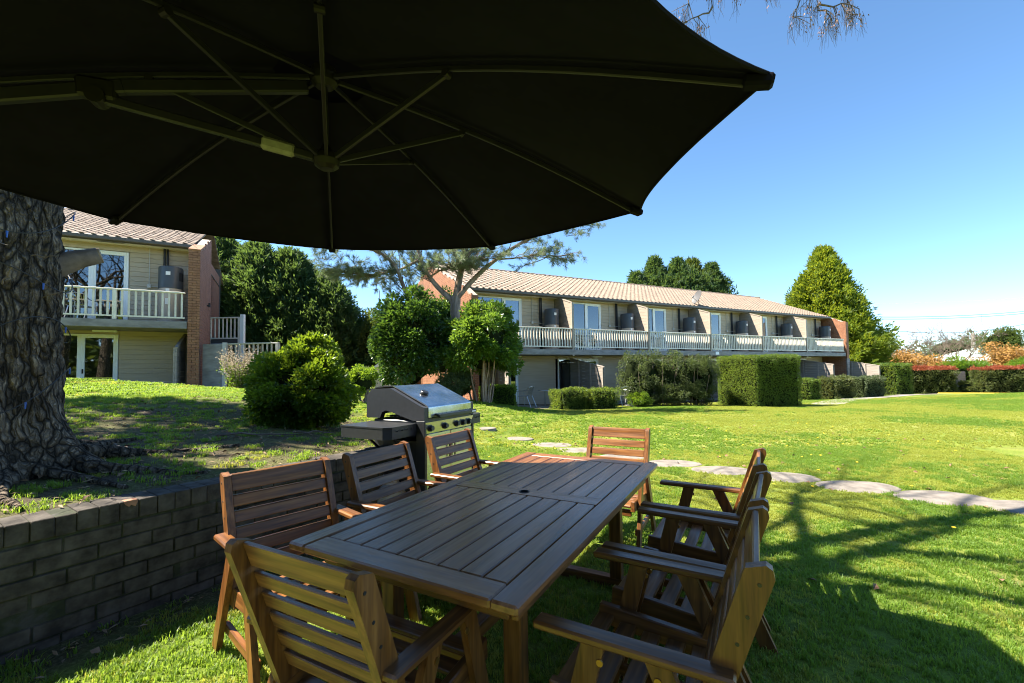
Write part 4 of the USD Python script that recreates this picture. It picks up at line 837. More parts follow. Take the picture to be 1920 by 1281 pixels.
def hedge(name, label, c, size, rz, z0, n, L, W, m, seed, group=None, topm=None, rough=.05, gap=0.0, catg='hedge', taper=0.0, corek=.9):
    """clipped hedge: leaves over the faces of a rounded block, its base in the ground"""
    t = thing(name, label, catg, (c[0], c[1], z0), rz, group); rng = np.random.default_rng(seed); h = A(size, float) / 2; h[2] = size[2] / 2
    area = A([h[1] * h[2], h[1] * h[2], h[0] * h[2], h[0] * h[2], h[0] * h[1] * 1.3]); pr = area / area.sum()
    f = rng.choice(5, n, p=pr); u = rng.uniform(-1, 1, (n, 3)); ax = A([0, 0, 1, 1, 2])[f]; sg_ = A([-1, 1, -1, 1, 1])[f]
    u[np.arange(n), ax] = sg_
    nr = np.zeros((n, 3)); nr[np.arange(n), ax] = sg_
    ln = np.clip(np.abs(u) - .86, 0, 1) / .14; u = np.sign(u) * (np.abs(u) - .02 * ln ** 2)
    p = u * h; p[:, 2] += h[2]
    p[:, :2] *= (1 - taper * (p[:, 2:3] / size[2]))
    nz = (fbm(p * 2.6 + seed, 3, seed) - .5) * 2.6
    p = p + nr * (rough * 2.2 * nz + rng.normal(0, rough * .55, n))[:, None]
    if gap: keep = fbm(p * 3.4 + 50, 3, seed + 3) > gap; p, nr = p[keep], nr[keep]
    d = nr * .8 + rng.normal(0, .6, p.shape) + A([0, 0, .25])
    topz = p[:, 2] > size[2] * .985 - rough * 1.2 if topm else np.zeros(len(p), bool)
    cb = box([-h[0] * corek, -h[1] * corek, .02], [h[0] * corek, h[1] * corek, size[2] * .95 - (.0 if corek > .8 else .1)], .04)
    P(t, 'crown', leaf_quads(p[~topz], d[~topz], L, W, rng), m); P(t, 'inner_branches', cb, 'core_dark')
    if topm: P(t, 'new_growth', leaf_quads(p[topz] + A([0, 0, .03]), d[topz], L * 1.2, W, rng), topm)
    for k in range(max(2, int(size[0] / .7))):
        x = -h[0] * .8 + 1.6 * h[0] * (k + .5) / max(2, int(size[0] / .7)); P(t, 'stem', tube([(x, 0, -.15), (x + .03, .02, size[2] * .5)], [.03, .02], 6), 'twig')
    return t
def conifer(name, label, c, h, rad, m, seed, n=2600, zb=0.0, prof=None, leaders=3, group=None, k=9, sl=.42, z0=None, tilt=.55, la=(.42, 1.12)):
    z0 = T(*c) if z0 is None else z0; t = thing(name, label, 'tree', (c[0], c[1], z0), 0, group); rng = np.random.default_rng(seed)
    P(t, 'trunk', tube([(0, 0, -.2), (0, 0, h * .5), (0, 0, h * .9)], [.04 * h ** .8 * .55, .02 * h ** .8 * .5, .02], 9), 'bark', True)
    ld = [(0, 0, 1.0)] + [(rng.uniform(-.45, .45) * rad, rng.uniform(-.45, .45) * rad, rng.uniform(.72, .93)) for _ in range(leaders - 1)]
    P_, D_ = [], []
    for (lx, ly, lh), share in zip(ld, [.5] + [.5 / max(1, leaders - 1)] * (leaders - 1)):
        q = int(n * share); u = rng.random(q) ** 1.25; a = rng.uniform(0, 2 * np.pi, q)
        pr = (prof(u) if prof else (1 - u) ** .72 * (.55 + .45 * np.clip(u / .12, 0, 1))) * rad * (1 if lh == 1 else .8)
        lump = la[0] + la[1] * fbm(np.stack([np.cos(a) * 2.6 + lx, np.sin(a) * 2.6 + ly, u * h * .75 + seed], -1), 3, seed)
        inn = rng.random(q) ** .35 * .75 + .25
        r = pr * lump * np.maximum(inn, .55)
        z = zb + u * (h * lh - zb)
        P_.append(np.stack([lx * (1 - .3 * u) + r * np.cos(a), ly * (1 - .3 * u) + r * np.sin(a), z + .18 * r], -1))
        D_.append(np.stack([np.cos(a), np.sin(a), np.full(q, tilt) + u * .9], -1))
    p, d = np.vstack(P_), np.vstack(D_); p = np.repeat(p, k, 0); d = np.repeat(d / np.linalg.norm(d, axis=1)[:, None], k, 0)
    j = rng.random(len(p)); p = p + d * (j * sl * .8)[:, None] + rng.normal(0, sl * .12, p.shape); d = d + rng.normal(0, .55, d.shape)
    lv = leaf_quads(p, d, sl * .62, sl * .17, rng)
    cv = A([(max(.02, (prof(u) if prof else (1 - u) ** .72 * (.55 + .45 * min(1, u / .12))) * rad * .6), zb + u * (h * .88 - zb)) for u in np.linspace(.0, .97, 14)])
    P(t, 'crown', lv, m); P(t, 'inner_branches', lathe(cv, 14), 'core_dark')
    return t
def bare_tree(name, label, c, h, seed, depth=4, r=None, leaf=None, nleaf=0, spread=.8, L=.16, W=.09, z0=None, m='twig', group=None, catg='tree', flat=1.0, up=.8, clus=.5):
    global BR, SEEDS
    z0 = T(*c) if z0 is None else z0; t = thing(name, label, catg, (c[0], c[1], z0), 0, group); rng = np.random.default_rng(seed); BR, SEEDS = [], []
    r = r or h * .03; fork = h * .22
    P(t, 'trunk', tube(wob((0, 0, -.2), (0, 0, fork + .1), 6, .03 * h, seed), np.linspace(r * 1.3, r, 6), 9), m, True)
    for k in range(5):
        a = k * 1.257 + rng.uniform(-.4, .4); grow((0, 0, fork), (math.cos(a) * .8 * spread * flat, math.sin(a) * .8 * spread * flat, up), h * .30, r * .6, depth - 1, rng, 0, False, 6, spread, .018)
    P(t, 'branches', cat(*[q for _, q in BR]), m, True, kind='stuff')
    if leaf:
        tip = A([q for q, _ in SEEDS]); k = rng.integers(0, len(tip), nleaf); p = tip[k] + rng.normal(0, clus, (nleaf, 3)) * A([1, 1, .5])
        P(t, 'crown', leaf_quads(p, rnd_dir(nleaf, rng) + A([0, 0, .2]), L, W, rng), leaf)
    return t

bush0 = shrub('round_bush', 'glossy green round bush with bright yellow tips on the bank left of the barbecue', 'bush', (-2.86, 5.9), (.66, .62, .64), 1.24, 24000, .058, .032, 'leaf_bush', 21, ncl=60, clr=.27, nst=5, low=-.95, stemr=.028)
tb_ = shrub('round_bush', 'small lime green bush behind the barbecue shelf, lit by the sun', 'bush', (-3.66, 10.5), (.34, .34, .40), 1.26, 4200, .055, .035, 'leaf_lime', 22, ncl=22, clr=.34, nst=4)
z0 = T(-7.6, 12.0)
P(bush0, 'crown', cat(crown_leaves((.12, -.02, .98), (.30, .30, .24), 4200, .058, .032, 23, 16, .4), crown_leaves((-.28, .05, .78), (.34, .32, .26), 4200, .058, .032, 24, 16, .4), crown_leaves((.0, -.1, .22), (.60, .52, .26), 5200, .058, .032, 25, 26, .3)), 'leaf_bush')
bl = thing('flowering_shrub', 'pale blossoming loose shrub by the grey railing of the left wing', 'shrub', (-7.6, 12.0, z0)); rng = np.random.default_rng(31); tm = []; bp = []; gp = []
for k in range(70):
    a, e = rng.uniform(0, 6.28), rng.uniform(.35, 1); d = A([math.cos(a) * .62 * e, math.sin(a) * .62 * e, rng.uniform(.75, 1.3)]); q = wob((d[0] * .15, d[1] * .15, -.05), d, 8, .05, 300 + k); tm.append(tube(q, np.linspace(.010, .003, 8), 4))
    for f in range(60):
        t = rng.uniform(.25, 1.02); c_ = q[min(7, int(t * 7))] + rng.normal(0, .05, 3); (bp if c_[2] > .55 + rng.normal(0, .2) else gp).append(c_)
P(bl, 'stems', cat(*tm), 'twig', kind='stuff'); P(bl, 'blossom', leaf_quads(A(bp), rnd_dir(len(bp), rng), .045, .035, rng), 'leaf_blossom'); P(bl, 'crown', leaf_quads(A(gp), rnd_dir(len(gp), rng) + A([0, 0, .4]), .06, .03, rng), 'leaf_lime')

# conifers and dark trees behind the gap between the two wings
for i, (x, y, h, r, s) in enumerate(((-17.4, 25.5, 8.9, 3.2, 1), (-15.0, 25.2, 8.3, 2.9, 2), (-13.1, 25.4, 7.9, 2.8, 3), (-11.2, 25.6, 6.6, 2.4, 4), (-14.2, 28, 7.2, 3.0, 5))):
    conifer('cypress_tree', ['tall dark cypress partly behind the brick end of the left wing, highest of its row', 'cypress with a pointed top, second from the left wing', 'cypress with a bushy top, third from the left wing', 'lower cypress at the right end of the dark row', 'cypress standing in the second row behind the dark cypresses'][i],
            (x, y), h, r, 'leaf_cypress', 40 + s, n=5200, leaders=6, group='cypress row between the two wings', k=9, sl=.5, prof=lambda u: (1 - u) ** .55 * (.8 + .2 * np.clip(u / .15, 0, 1)))
for i, (x, y, z, rx, rz) in enumerate(((-9.9, 26.5, 2.9, 1.5, 2.2), (-8.0, 26, 3.1, 1.35, 2.2), (-6.3, 26.5, 2.9, 1.5, 2.2), (-11.6, 27.5, 2.6, 1.6, 2.2))):
    shrub('dense_tree', ['dark olive tree right of the cypress row', 'brighter olive topped tree under the thin mast', 'olive tree partly behind the glossy camellia', 'low dark tree at the foot of the cypresses'][i], 'tree', (x, y), (rx, 1.3, rz), z, 11000, .19, .075, 'leaf_mid', 60 + i, ncl=44, clr=.28, nst=2, stemr=.1, group='olive trees behind the lawn')
# camellias and the pine in front of the long wing
shrub('camellia_tree', 'tall glossy dark green camellia left of the pine trunk', 'tree', (-3.35, 14.3), (1.25, 1.05, 1.90), 2.34, 21000, .13, .064, 'leaf_camellia', 71, ncl=70, clr=.26, nst=4, droop=.45, stemr=.05)
cm = shrub('camellia_tree', 'rounded light green camellia on many stems, right of the pine trunk', 'tree', (-.98, 14.3), (1.32, 1.1, 1.38), 2.36, 22000, .13, .064, 'leaf_camellia_light', 72, ncl=70, clr=.25, nst=0, droop=.35, corek=.6)
rng = np.random.default_rng(73)
for k in range(14):
    a = rng.uniform(0, 6.28); b = A([.42 * math.cos(a) * rng.random() ** .5, .3 * math.sin(a), -.1]); e = A([b[0] * 2.2, b[1] * 2.2, 1.5]); P(cm, 'stem', tube(wob(b, e, 7, .06, 700 + k), np.linspace(.035, .02, 7), 7), 'pine_bark', True)
pz = T(-2.0, 15.5); pn = thing('pine_tree', 'pine with a twisting forked trunk and thin grey green needles before the long wing', 'tree', (-2.0, 15.5, pz))
W3 = lambda *p: A(p) - A([-2.0, 15.5, pz])
P(pn, 'trunk', tube(A([W3(-2.02, 15.5, pz - .2), W3(-2.1, 15.5, 1.6), W3(-2.14, 15.5, 2.5), W3(-2.05, 15.5, 3.4), W3(-2.02, 15.5, 4.2)]), [.26, .20, .17, .175, .19], 16), 'pine_bark', True)
PL = [([(-2.12, 15.45, 2.35), (-2.75, 15.3, 2.95), (-3.45, 15.2, 3.65), (-3.85, 15.2, 4.5), (-4.1, 15.2, 5.4), (-4.9, 15.0, 5.9), (-6.0, 14.8, 5.9)], .16), ([(-2.1, 15.5, 4.0), (-2.7, 15.4, 4.55), (-3.15, 15.4, 5.2), (-3.4, 15.4, 6.1), (-4.2, 15.3, 7.0)], .15),
      ([(-2.0, 15.5, 4.1), (-1.88, 15.55, 4.9), (-1.65, 15.6, 5.8), (-1.6, 15.7, 6.9), (-1.5, 15.8, 8.3)], .20), ([(-1.98, 15.45, 4.1), (-1.4, 15.4, 4.75), (-.75, 15.4, 5.35), (.2, 15.4, 6.0), (1.2, 15.4, 6.5), (2.3, 15.3, 6.75)], .14),
      ([(-1.75, 15.6, 5.2), (-2.1, 15.6, 5.9), (-2.5, 15.6, 6.6), (-3, 15.7, 7.6)], .13), ([(-1.6, 15.6, 5.7), (-1.1, 15.7, 6.3), (-.4, 15.8, 6.9), (.6, 16, 7.3)], .12), ([(-3.3, 15.3, 5.5), (-4.0, 15.2, 5.1), (-5.0, 15.1, 4.9), (-5.9, 15.0, 5.05)], .07),
      ([(-.6, 15.4, 5.5), (.1, 15.3, 5.5), (1.0, 15.2, 5.6), (1.6, 15.1, 5.5)], .05), ([(-2.9, 15.35, 4.9), (-2.5, 15.2, 5.1), (-1.9, 15.1, 5.2), (-1.4, 15.0, 5.4)], .05), ([(-4.6, 15.1, 5.7), (-5.4, 14.6, 6.4), (-6.6, 14.4, 6.3)], .06)]
def smooth_path(p, n=18):
    p = A(p, float); t = np.linspace(0, len(p) - 1, n); from_ = np.arange(len(p))
    q = np.stack([np.interp(t, from_, p[:, k]) for k in range(3)], -1)
    for _ in range(2): q[1:-1] = .25 * q[:-2] + .5 * q[1:-1] + .25 * q[2:]
    return q
rng = np.random.default_rng(77); ntips, twm = [], []
for li, (pp, r) in enumerate(PL):
    q = smooth_path([W3(*x) for x in pp]); P(pn, 'limb', tube(q, np.linspace(r * .72, r * .2, len(q)), 10), 'pine_bark', True)
    for k in range(46 if li not in (3, 7) else 16):
        i = int(rng.integers(5, 18)); b = q[i]; d = rng.normal(0, 1, 3); d[2] = abs(d[2]) * .35 - .1; d += (q[min(17, i + 1)] - q[i - 1]) * 3; d /= np.linalg.norm(d); L = rng.uniform(.5, 1.25)
        e = b + d * L; s = wob(b, e, 7, .07, int(rng.integers(9999)), .03); twm.append(tube(s, np.linspace(.02, .006, 7), 4, False))
        for f in range(4):
            c_ = s[int(rng.integers(3, 7))]; g = d + rng.normal(0, .6, 3); g /= np.linalg.norm(g); e2 = c_ + g * rng.uniform(.12, .4); twm.append(tube([c_, e2], [.006, .004], 3, False)); ntips.append((e2, g))
        ntips.append((e, d))
for x, y, z in ((2.3, 15.3, 6.7), (2.8, 15.3, 6.75), (3.05, 15.3, 6.6), (2.5, 15.2, 6.35), (1.5, 15.1, 5.55), (1.75, 15.1, 5.75), (1.9, 15.2, 6.5), (1.3, 15.3, 6.45), (.9, 15.2, 6.1), (-6.4, 14.8, 5.8), (-6.7, 14.8, 5.5), (-6.1, 15, 5.2), (-5.5, 15, 5.0)):
    for f in range(9):
        e = W3(x, y, z) + rng.normal(0, .17, 3); ntips.append((e, rng.normal(0, 1, 3) + A([.4, 0, .5])))
    twm.append(tube(wob(W3(x - .5 * np.sign(x), y, z - .1), W3(x, y, z), 5, .04, int(abs(x * 100))), np.linspace(.012, .006, 5), 4, False))
P(pn, 'twigs', cat(*twm), 'twig', True, kind='stuff')
tp, td = A([q for q, _ in ntips]), A([q / np.linalg.norm(q) for _, q in ntips]); K = 42
p = np.repeat(tp, K, 0) - np.repeat(td, K, 0) * (rng.random(len(tp) * K) * .16)[:, None]; d = np.repeat(td, K, 0) * .9 + rng.normal(0, .6, (len(tp) * K, 3))
P(pn, 'crown', leaf_quads(p, d, .17, .011, rng), 'leaf_pine')
rng = np.random.default_rng(78); cn = []
for k in range(60):                                       # dead twigs low on the limbs
    q, _ = ntips[int(rng.integers(len(ntips)))]; cn.append(tube(wob(q, q + rng.normal(0, .35, 3) - A([0, 0, .3]), 6, .06, 900 + k), np.linspace(.007, .003, 6), 3, False))
P(pn, 'twigs', cat(*cn), 'twig', kind='stuff')
shrub('wall_climber', 'dark leafy climber against the orange brick end wall behind the pine', 'climber', (-2.75, 16.5), (.85, .5, 1.9), 2.75, 9000, .11, .06, 'leaf_camellia', 79, ncl=50, clr=.26, nst=3)
shrub('grey_bush', 'grey green bush below the pine trunk', 'bush', (-1.9, 14.0), (.60, .5, .50), .98, 9000, .065, .038, 'leaf_grey', 81, ncl=40, nst=3, corek=0)
shrub('brown_bush', 'thin brown twiggy bush left of the tall camellia', 'bush', (-4.9, 14.5), (.55, .4, .55), 1.15, 1300, .06, .03, 'leaf_sage', 82, ncl=20, nst=9, corek=0, stemr=.012)
# clipped hedges along the long wing (about the wing's direction)
t_ = lambda x, y: T(x, y) - .03
hedge('box_hedge', 'low clipped bright green hedge below the light green camellia', (-.55, 15.6), (1.15, .8, .76), 20, t_(-.6, 15.5), 6000, .05, .03, 'leaf_lime', 91, rough=.03, group='clipped hedges along the long wing')
hedge('box_hedge', 'clipped square green bush in front of the timber patio screen, left of a pair', (2.2, 17.0), (1.18, .9, .80), 25, t_(2.2, 17), 5200, .055, .035, 'leaf_hedge', 92, rough=.045, group='clipped hedges along the long wing', taper=-.06)
hedge('box_hedge', 'clipped square green bush narrowing to its foot, beside the silver patio chair', (3.5, 17.3), (1.1, .85, .80), 25, t_(3.5, 17.3), 5000, .055, .035, 'leaf_hedge', 93, rough=.05, group='clipped hedges along the long wing', taper=-.16)
shrub('round_bush', 'small yellow green bush at the left foot of the loose tall hedge', 'bush', (5.2, 17.6), (.50, .42, .36), .22, 2800, .06, .035, 'leaf_lime', 94, ncl=20, nst=3)
lh = thing('loose_hedge', 'tall loose scraggy hedge in the middle of the long wing', 'hedge', (6.55, 18.1, T(6.55, 18.1))); lz = []
rng = np.random.default_rng(95)
for k, (x, z, rx, rz) in enumerate(((-1.45, 1.25, .62, 1.05), (-.75, 1.3, .72, 1.08), (.05, 1.25, .75, 1.05), (.85, 1.25, .72, 1.08), (1.5, 1.2, .55, 1.0), (-1.0, .55, .8, .6), (.3, .5, .9, .55), (1.2, .55, .7, .6))):
    lz.append(crown_leaves((x, rng.uniform(-.1, .1), z), (rx, .7, rz), 5200, .08, .032, 950 + k, 30, .3, low=-1)); P(lh, 'inner_branches', core((x, .05, z), (rx, .6, rz), .58, 950 + k), 'core_dark', True)
P(lh, 'crown', cat(*lz), 'leaf_scraggy')
for k in range(16): x = rng.uniform(-1.7, 1.7); P(lh, 'stem', tube(wob((x * .9, rng.uniform(-.3, .1), -.1), (x, rng.uniform(-.5, -.1), rng.uniform(1.2, 2.1)), 8, .08, 960 + k), np.linspace(.022, .008, 8), 6), 'twig', True)
hedge('block_hedge', 'big square clipped hedge block with crisp edges, right of the loose hedge', (10.7, 18.7), (2.7, 1.9, 2.18), 22, t_(10.7, 18.5), 30000, .06, .034, 'leaf_hedge', 96, rough=.035, corek=.93)
hedge('low_hedge', 'low green hedge right behind the clipped block, before the far patios', (16.5, 24.2), (1.3, .9, 1.15), 27, t_(16.4, 24), 4200, .07, .045, 'leaf_hedge', 97, rough=.05, group='low hedges before the far patios')
hedge('low_hedge', 'low hedge with red and green leaves before the third patio from the far end', (18.9, 25.2), (2.0, .9, 1.2), 24, t_(18.9, 25), 6500, .08, .05, 'leaf_photinia', 98, rough=.09, group='low hedges before the far patios')
hedge('low_hedge', 'low green hedge beside the dark tall clipped hedge at the wing end', (22.2, 27.0), (2.5, .9, 1.22), 24, t_(22.4, 27), 6500, .07, .045, 'leaf_sage', 99, rough=.06, group='low hedges before the far patios')
hedge('block_hedge', 'dark clipped hedge block at the far end of the long wing', (26.0, 29.7), (1.9, 1.8, 2.1), 20, t_(26, 29.5), 9000, .09, .05, 'leaf_hedge', 100, rough=.06)
hedge('boundary_hedge', 'clipped boundary hedge with red tips, left of the timber fence panel', (29.75, 31.2), (3.9, .9, 1.82), -6, t_(30, 31), 14000, .10, .055, 'leaf_photinia', 101, rough=.09, topm='leaf_red', gap=.3, group='red tipped boundary hedge')
hedge('boundary_hedge', 'long clipped boundary hedge with red tips, right of the timber fence panel', (36.8, 29.9), (8.2, .9, 1.82), -6, t_(36, 30), 24000, .10, .055, 'leaf_photinia', 102, rough=.09, topm='leaf_red', gap=.26, group='red tipped boundary hedge')
shrub('round_bush', 'small red and green bush at the foot of the timber fence panel', 'bush', (32.3, 30.6), (.8, .4, .5), -.25, 1500, .10, .055, 'leaf_photinia', 103, ncl=14, nst=2)
for i, (x, y, rx) in enumerate(((34.9, 33.4, 2.2), (40.3, 33.2, 1.9))):
    shrub('laurel_bush', ['bright green laurel showing above the boundary hedge', 'bright green laurel above the boundary hedge at the right edge'][i], 'bush', (x, y), (rx, .9, 1.1), .85, 5000, .16, .07, 'leaf_lime', 104 + i, ncl=28, nst=3)
# big trees beyond
conifer('golden_cypress', 'big bright golden green cypress at the far end of the long wing', (27.2, 37.0), 12.0, 4.4, 'leaf_gold', 110, n=9500, leaders=6, k=9, sl=.6, prof=lambda u: (1 - u) ** .82 * (.85 + .15 * np.clip(u / .2, 0, 1)), zb=.3, tilt=.3, la=(.16, 1.65))
for i, (x, y, h, r) in enumerate(((14.1, 48, 12.2, 4.2), (16.4, 48.5, 14.0, 4.8), (18.8, 48, 13.7, 4.8), (20.9, 49, 13.8, 4.6), (22.6, 48, 13.0, 4.0))):
    conifer('cypress_tree', ['cypress top behind the tiled roof, leftmost and lowest', 'tallest cypress behind the tiled roof', 'broad cypress in the middle of the group behind the roof', 'cypress with a rounded top behind the roof', 'slim cypress at the right end of the group behind the roof'][i], (x, y), h, r, 'leaf_mid' if i == 3 else 'leaf_cypress', 120 + i, n=5200, leaders=9, group='cypresses behind the tiled roof', sl=.7, z0=-.3, prof=lambda u: (1 - u) ** .85, la=(.35, 1.35))
for i, (x, y, w) in enumerate(((43.2, 45, 7.0), (49.5, 42, 6.6))):
    bare_tree('orange_tree', ['low spreading tree in orange autumn leaf behind the boundary hedge', 'second low tree in orange leaf at the right edge, behind the hedge'][i], (x, y), 4.3, 130 + i, depth=4, leaf='leaf_orange', nleaf=6500, spread=.95, L=.20, W=.13, z0=-.5, flat=1.5, up=.62, group='trees in orange leaf', clus=.34)
for i, (x, y, h) in enumerate(((54.0, 55, 7.6), (58.5, 56, 8.0), (49.5, 56, 7.4), (71, 60, 8.5))):
    bare_tree('bare_tree', ['bare branching tree above the first orange tree', 'bare tree beside the power pole', 'thin bare tree left of the others over the orange leaves', 'bare tree rising behind the green roofed house'][i], (x, y), h, 140 + i, depth=5, z0=-.5, group='bare winter trees', r=.14)
shrub('olive_tree', 'pale olive tree right of the golden cypress', 'tree', (41.5, 49), (1.7, 1.5, 2.6), 3.2, 4500, .22, .08, 'leaf_sage', 150, ncl=30, nst=2, stemr=.1)
for i, (x, y, r) in enumerate(((37.5, 47, 2.2), (45, 52, 2.4), (34.5, 45, 2.0))):
    shrub('twiggy_tree', ['greyish twiggy tree between the golden cypress and the first orange tree', 'greyish twiggy tree behind the first orange tree', 'twiggy tree just behind the golden cypress'][i], 'tree', (x, y), (r, 1.4, 2.0), 1.6, 2200, .16, .04, 'twig', 155 + i, ncl=26, nst=5, stemr=.07, corek=0, group='twiggy trees beyond the hedge')
shrub('dark_tree', 'dark rounded tree at the right edge behind the orange leaves', 'tree', (62, 54), (2.6, 2, 2.2), 4.2, 4000, .25, .1, 'leaf_mid', 160, ncl=30, nst=2, stemr=.12)
shrub('dark_tree', 'grey olive tree left of the dark rounded tree', 'tree', (80.0, 78), (5.2, 3, 1.9), 4.2, 4000, .3, .1, 'leaf_sage', 161, ncl=30, nst=2, stemr=.12)
# far belt of trees and roofs that closes the horizon
rng = np.random.default_rng(170); fb = []
for k in range(150):
    a = math.radians(-75 + k * 1.0 + rng.uniform(-.5, .5)); R_ = rng.uniform(120, 160); hh = rng.uniform(4.0, 8.5)
    fb.append(crown_leaves((R_ * math.sin(a), R_ * math.cos(a), hh * .45), (rng.uniform(3, 6), 4, hh * .6), 260, 1.3, .5, 1700 + k, 10, .4))
top('distant_trees', cat(*fb), 'leaf_sage', 'far belt of trees along the horizon', kind='stuff')
rng = np.random.default_rng(171); fb = []
for k in range(46):
    a = math.radians(95 + k * 3.75 + rng.uniform(-1, 1)); R_ = rng.uniform(26, 40); hh = rng.uniform(6, 11)
    fb.append(crown_leaves((R_ * math.sin(a), R_ * math.cos(a), hh * .5), (rng.uniform(3, 5), 4, hh * .6), 420, 1.5, .8, 1900 + k, 12, .4))
fb.append(crown_leaves((-10.9, 4.9, 9.6), (1.9, 1.8, 1.6), 5200, .24, .11, 1999, 40, .3))
top('garden_trees', cat(*fb), 'leaf_mid', 'garden trees out of view behind the viewer and to the left', kind='stuff')
rng = np.random.default_rng(180); BR, SEEDS = [], []
for x, y, h in ((-11.5, 5.4, 8.5), (-13.5, 8.2, 8.0)):
    z = T(x, y); BR.append((9, tube(wob((x, y, z - .2), (x + .2, y, z + 3), 6, .1, 3), np.linspace(.24, .17, 6), 9)))
    for k in range(5): a = k * 1.257 + rng.uniform(-.4, .4); grow((x + .2, y, z + 2.9), (math.cos(a) * .7, math.sin(a) * .7, .8), h * .3, .10, 3, rng, spread=.8, rmin=.006)
top('garden_trees', cat(*[m for _, m in BR]), 'bark', 'bare garden trees beyond the left edge', kind='stuff', smooth=True)
# ------------------------------------------------------------------ paths, stones, far houses, poles and wires
def sheet(poly, z_off, step=.35):
    pg = sg.Polygon(poly); x0, y0, x1, y1 = pg.bounds; n = max(2, int((x1 - x0) / step)); m = max(2, int((y1 - y0) / step))
    pts = [(x, y) for x in np.linspace(x0, x1, n) for y in np.linspace(y0, y1, m) if pg.buffer(-.08).contains(sg.Point(x, y))]
    ex = [pg.exterior.interpolate(d) for d in np.arange(0, pg.length, step)]; pts += [(p.x, p.y) for p in ex]
    from scipy.spatial import Delaunay
    pts = A(pts); tr = Delaunay(pts).simplices; c = pts[tr].mean(1); tr = tr[[pg.contains(sg.Point(*q)) for q in c]]
    a, b, c = pts[tr[:, 0]], pts[tr[:, 1]], pts[tr[:, 2]]; cr = (b - a)[:, 0] * (c - a)[:, 1] - (b - a)[:, 1] * (c - a)[:, 0]
    tr[cr < 0] = tr[cr < 0][:, ::-1]
    return np.c_[pts, terrain(pts[:, 0], pts[:, 1]) + z_off], tr
def curve_poly(pts, w):
    return list(sg.LineString(smooth_path([(x, y, 0) for x, y in pts], 30)[:, :2]).buffer(w).exterior.coords)
pt = top('garden_path', sheet(curve_poly([(14.3, 19.6), (17.2, 22.6), (21, 25.2), (25.5, 27.8), (29, 29.3), (33.5, 28.9), (38, 28.6)], .62), .02, .5), 'concrete', 'pale concrete path in front of the far patios', kind='structure')
pk = top('path_edge', tube([(x, y, T(x, y) + .05) for x, y in ((28.6, 28.9), (30.5, 28.95), (33, 28.5), (35.5, 28.2))], .06, 6), 'paint_yellow', 'yellow painted edge of the path before the boundary hedge', kind='structure')
top('patio', sheet([W2(FRr, u, s)[:2] for u, s in ((-4.4, .3), (23, .3), (23, -.5), (-1.5, -.5), (-1.8, -1.7), (-4.4, -1.7))], .03, .5), 'concrete', 'concrete patio strip along the front of the long wing', kind='structure')
top('patio', sheet([(-4.6, 11.0), (-3.2, 10.6), (-1.9, 12.4), (-3.0, 13.0), (-5.2, 12.3)], .02, .4), 'concrete', 'patch of paving between the bank and the camellias', kind='structure')
SX = [(-1.35, 10.75, .62), (-.72, 10.1, .66), (.03, 9.35, .80), (.74, 8.62, .86), (1.20, 8.0, .86), (1.86, 7.35, .84), (2.48, 6.77, .86), (3.03, 6.27, .86), (3.62, 5.83, .88), (4.22, 5.33, .92), (4.77, 4.83, .94), (5.32, 4.42, .94), (5.9, 4.0, .94)]
rng = np.random.default_rng(200); STONES = []
WH = ['at the far left end of the curve behind the barbecue', 'second from the far left end, right of the barbecue', 'third from the far left end, beside the barbecue shelf', 'fourth from the far left end, left of the lone chair', 'just left of the lone chair at the table end', 'half hidden behind the lone chair',
      'right of the lone chair at the table end', 'second to the right of the lone chair', 'right behind the backs of the three lawn side chairs', 'first wholly clear to the right of the chairs', 'large one second from the right edge', 'cut by the right edge of the picture', 'just outside the right edge']
for i, (x, y, w) in enumerate(SX[:12]):
    a = np.linspace(0, 2 * np.pi, 44, endpoint=False); k = 1 + .10 * (fbm(np.c_[np.cos(a) * 1.3 + i * 5, np.sin(a) * 1.3, 0 * a], 3, i) - .5) * 2
    px, py = np.cos(a) * w / 2 * k, np.sin(a) * w * .31 * k; t = math.radians(rng.uniform(-14, 6)); px, py = px * math.cos(t) - py * math.sin(t), px * math.sin(t) + py * math.cos(t)
    z = T(x, y); V = [np.c_[px * f, py * f, np.full(44, h)] for f, h in ((1.02, -.06), (1.02, -.004), (.99, .006), (.93, .011), (.6, .013))]
    V = np.vstack(V + [A([[0, 0, .014]])]); V[:, 2] += .006 * (fbm(np.c_[V[:, :2] * 5 + i, V[:, 2]], 3, 7) - .5)
    q = np.arange(44); r = (q + 1) % 44; F_ = []
    for l in range(4): F_ += [np.stack([l * 44 + q, l * 44 + r, l * 44 + 44 + r], -1), np.stack([l * 44 + q, l * 44 + 44 + r, l * 44 + 44 + q], -1)]
    F_.append(np.stack([4 * 44 + q, 4 * 44 + r, 0 * q + 220], -1)); o = top('stepping_stone', (V + A([x, y, z]), np.vstack(F_)), 'stone', 'round stepping stone, ' + WH[i], 'stepping stone', 'stepping stones across the lawn', smooth=40)
    STONES.append((x, y, w))
# timber fence panel in the gap of the boundary hedge
fp = thing('fence_panel', 'grey timber fence panel in the gap of the boundary hedge', 'fence', (32.4, 31.4, T(32.4, 31.4)), -6)
for k in range(9): P(fp, 'paling', box([-.62 + k * .14, -.01, -.05], [-.62 + k * .14 + .13, .01, 1.62 + .02 * math.sin(k * 9)]), 'fence_board')
for z in (.4, 1.3): P(fp, 'rail', box([-.64, .012, z], [.66, .06, z + .08]), 'fence_board')
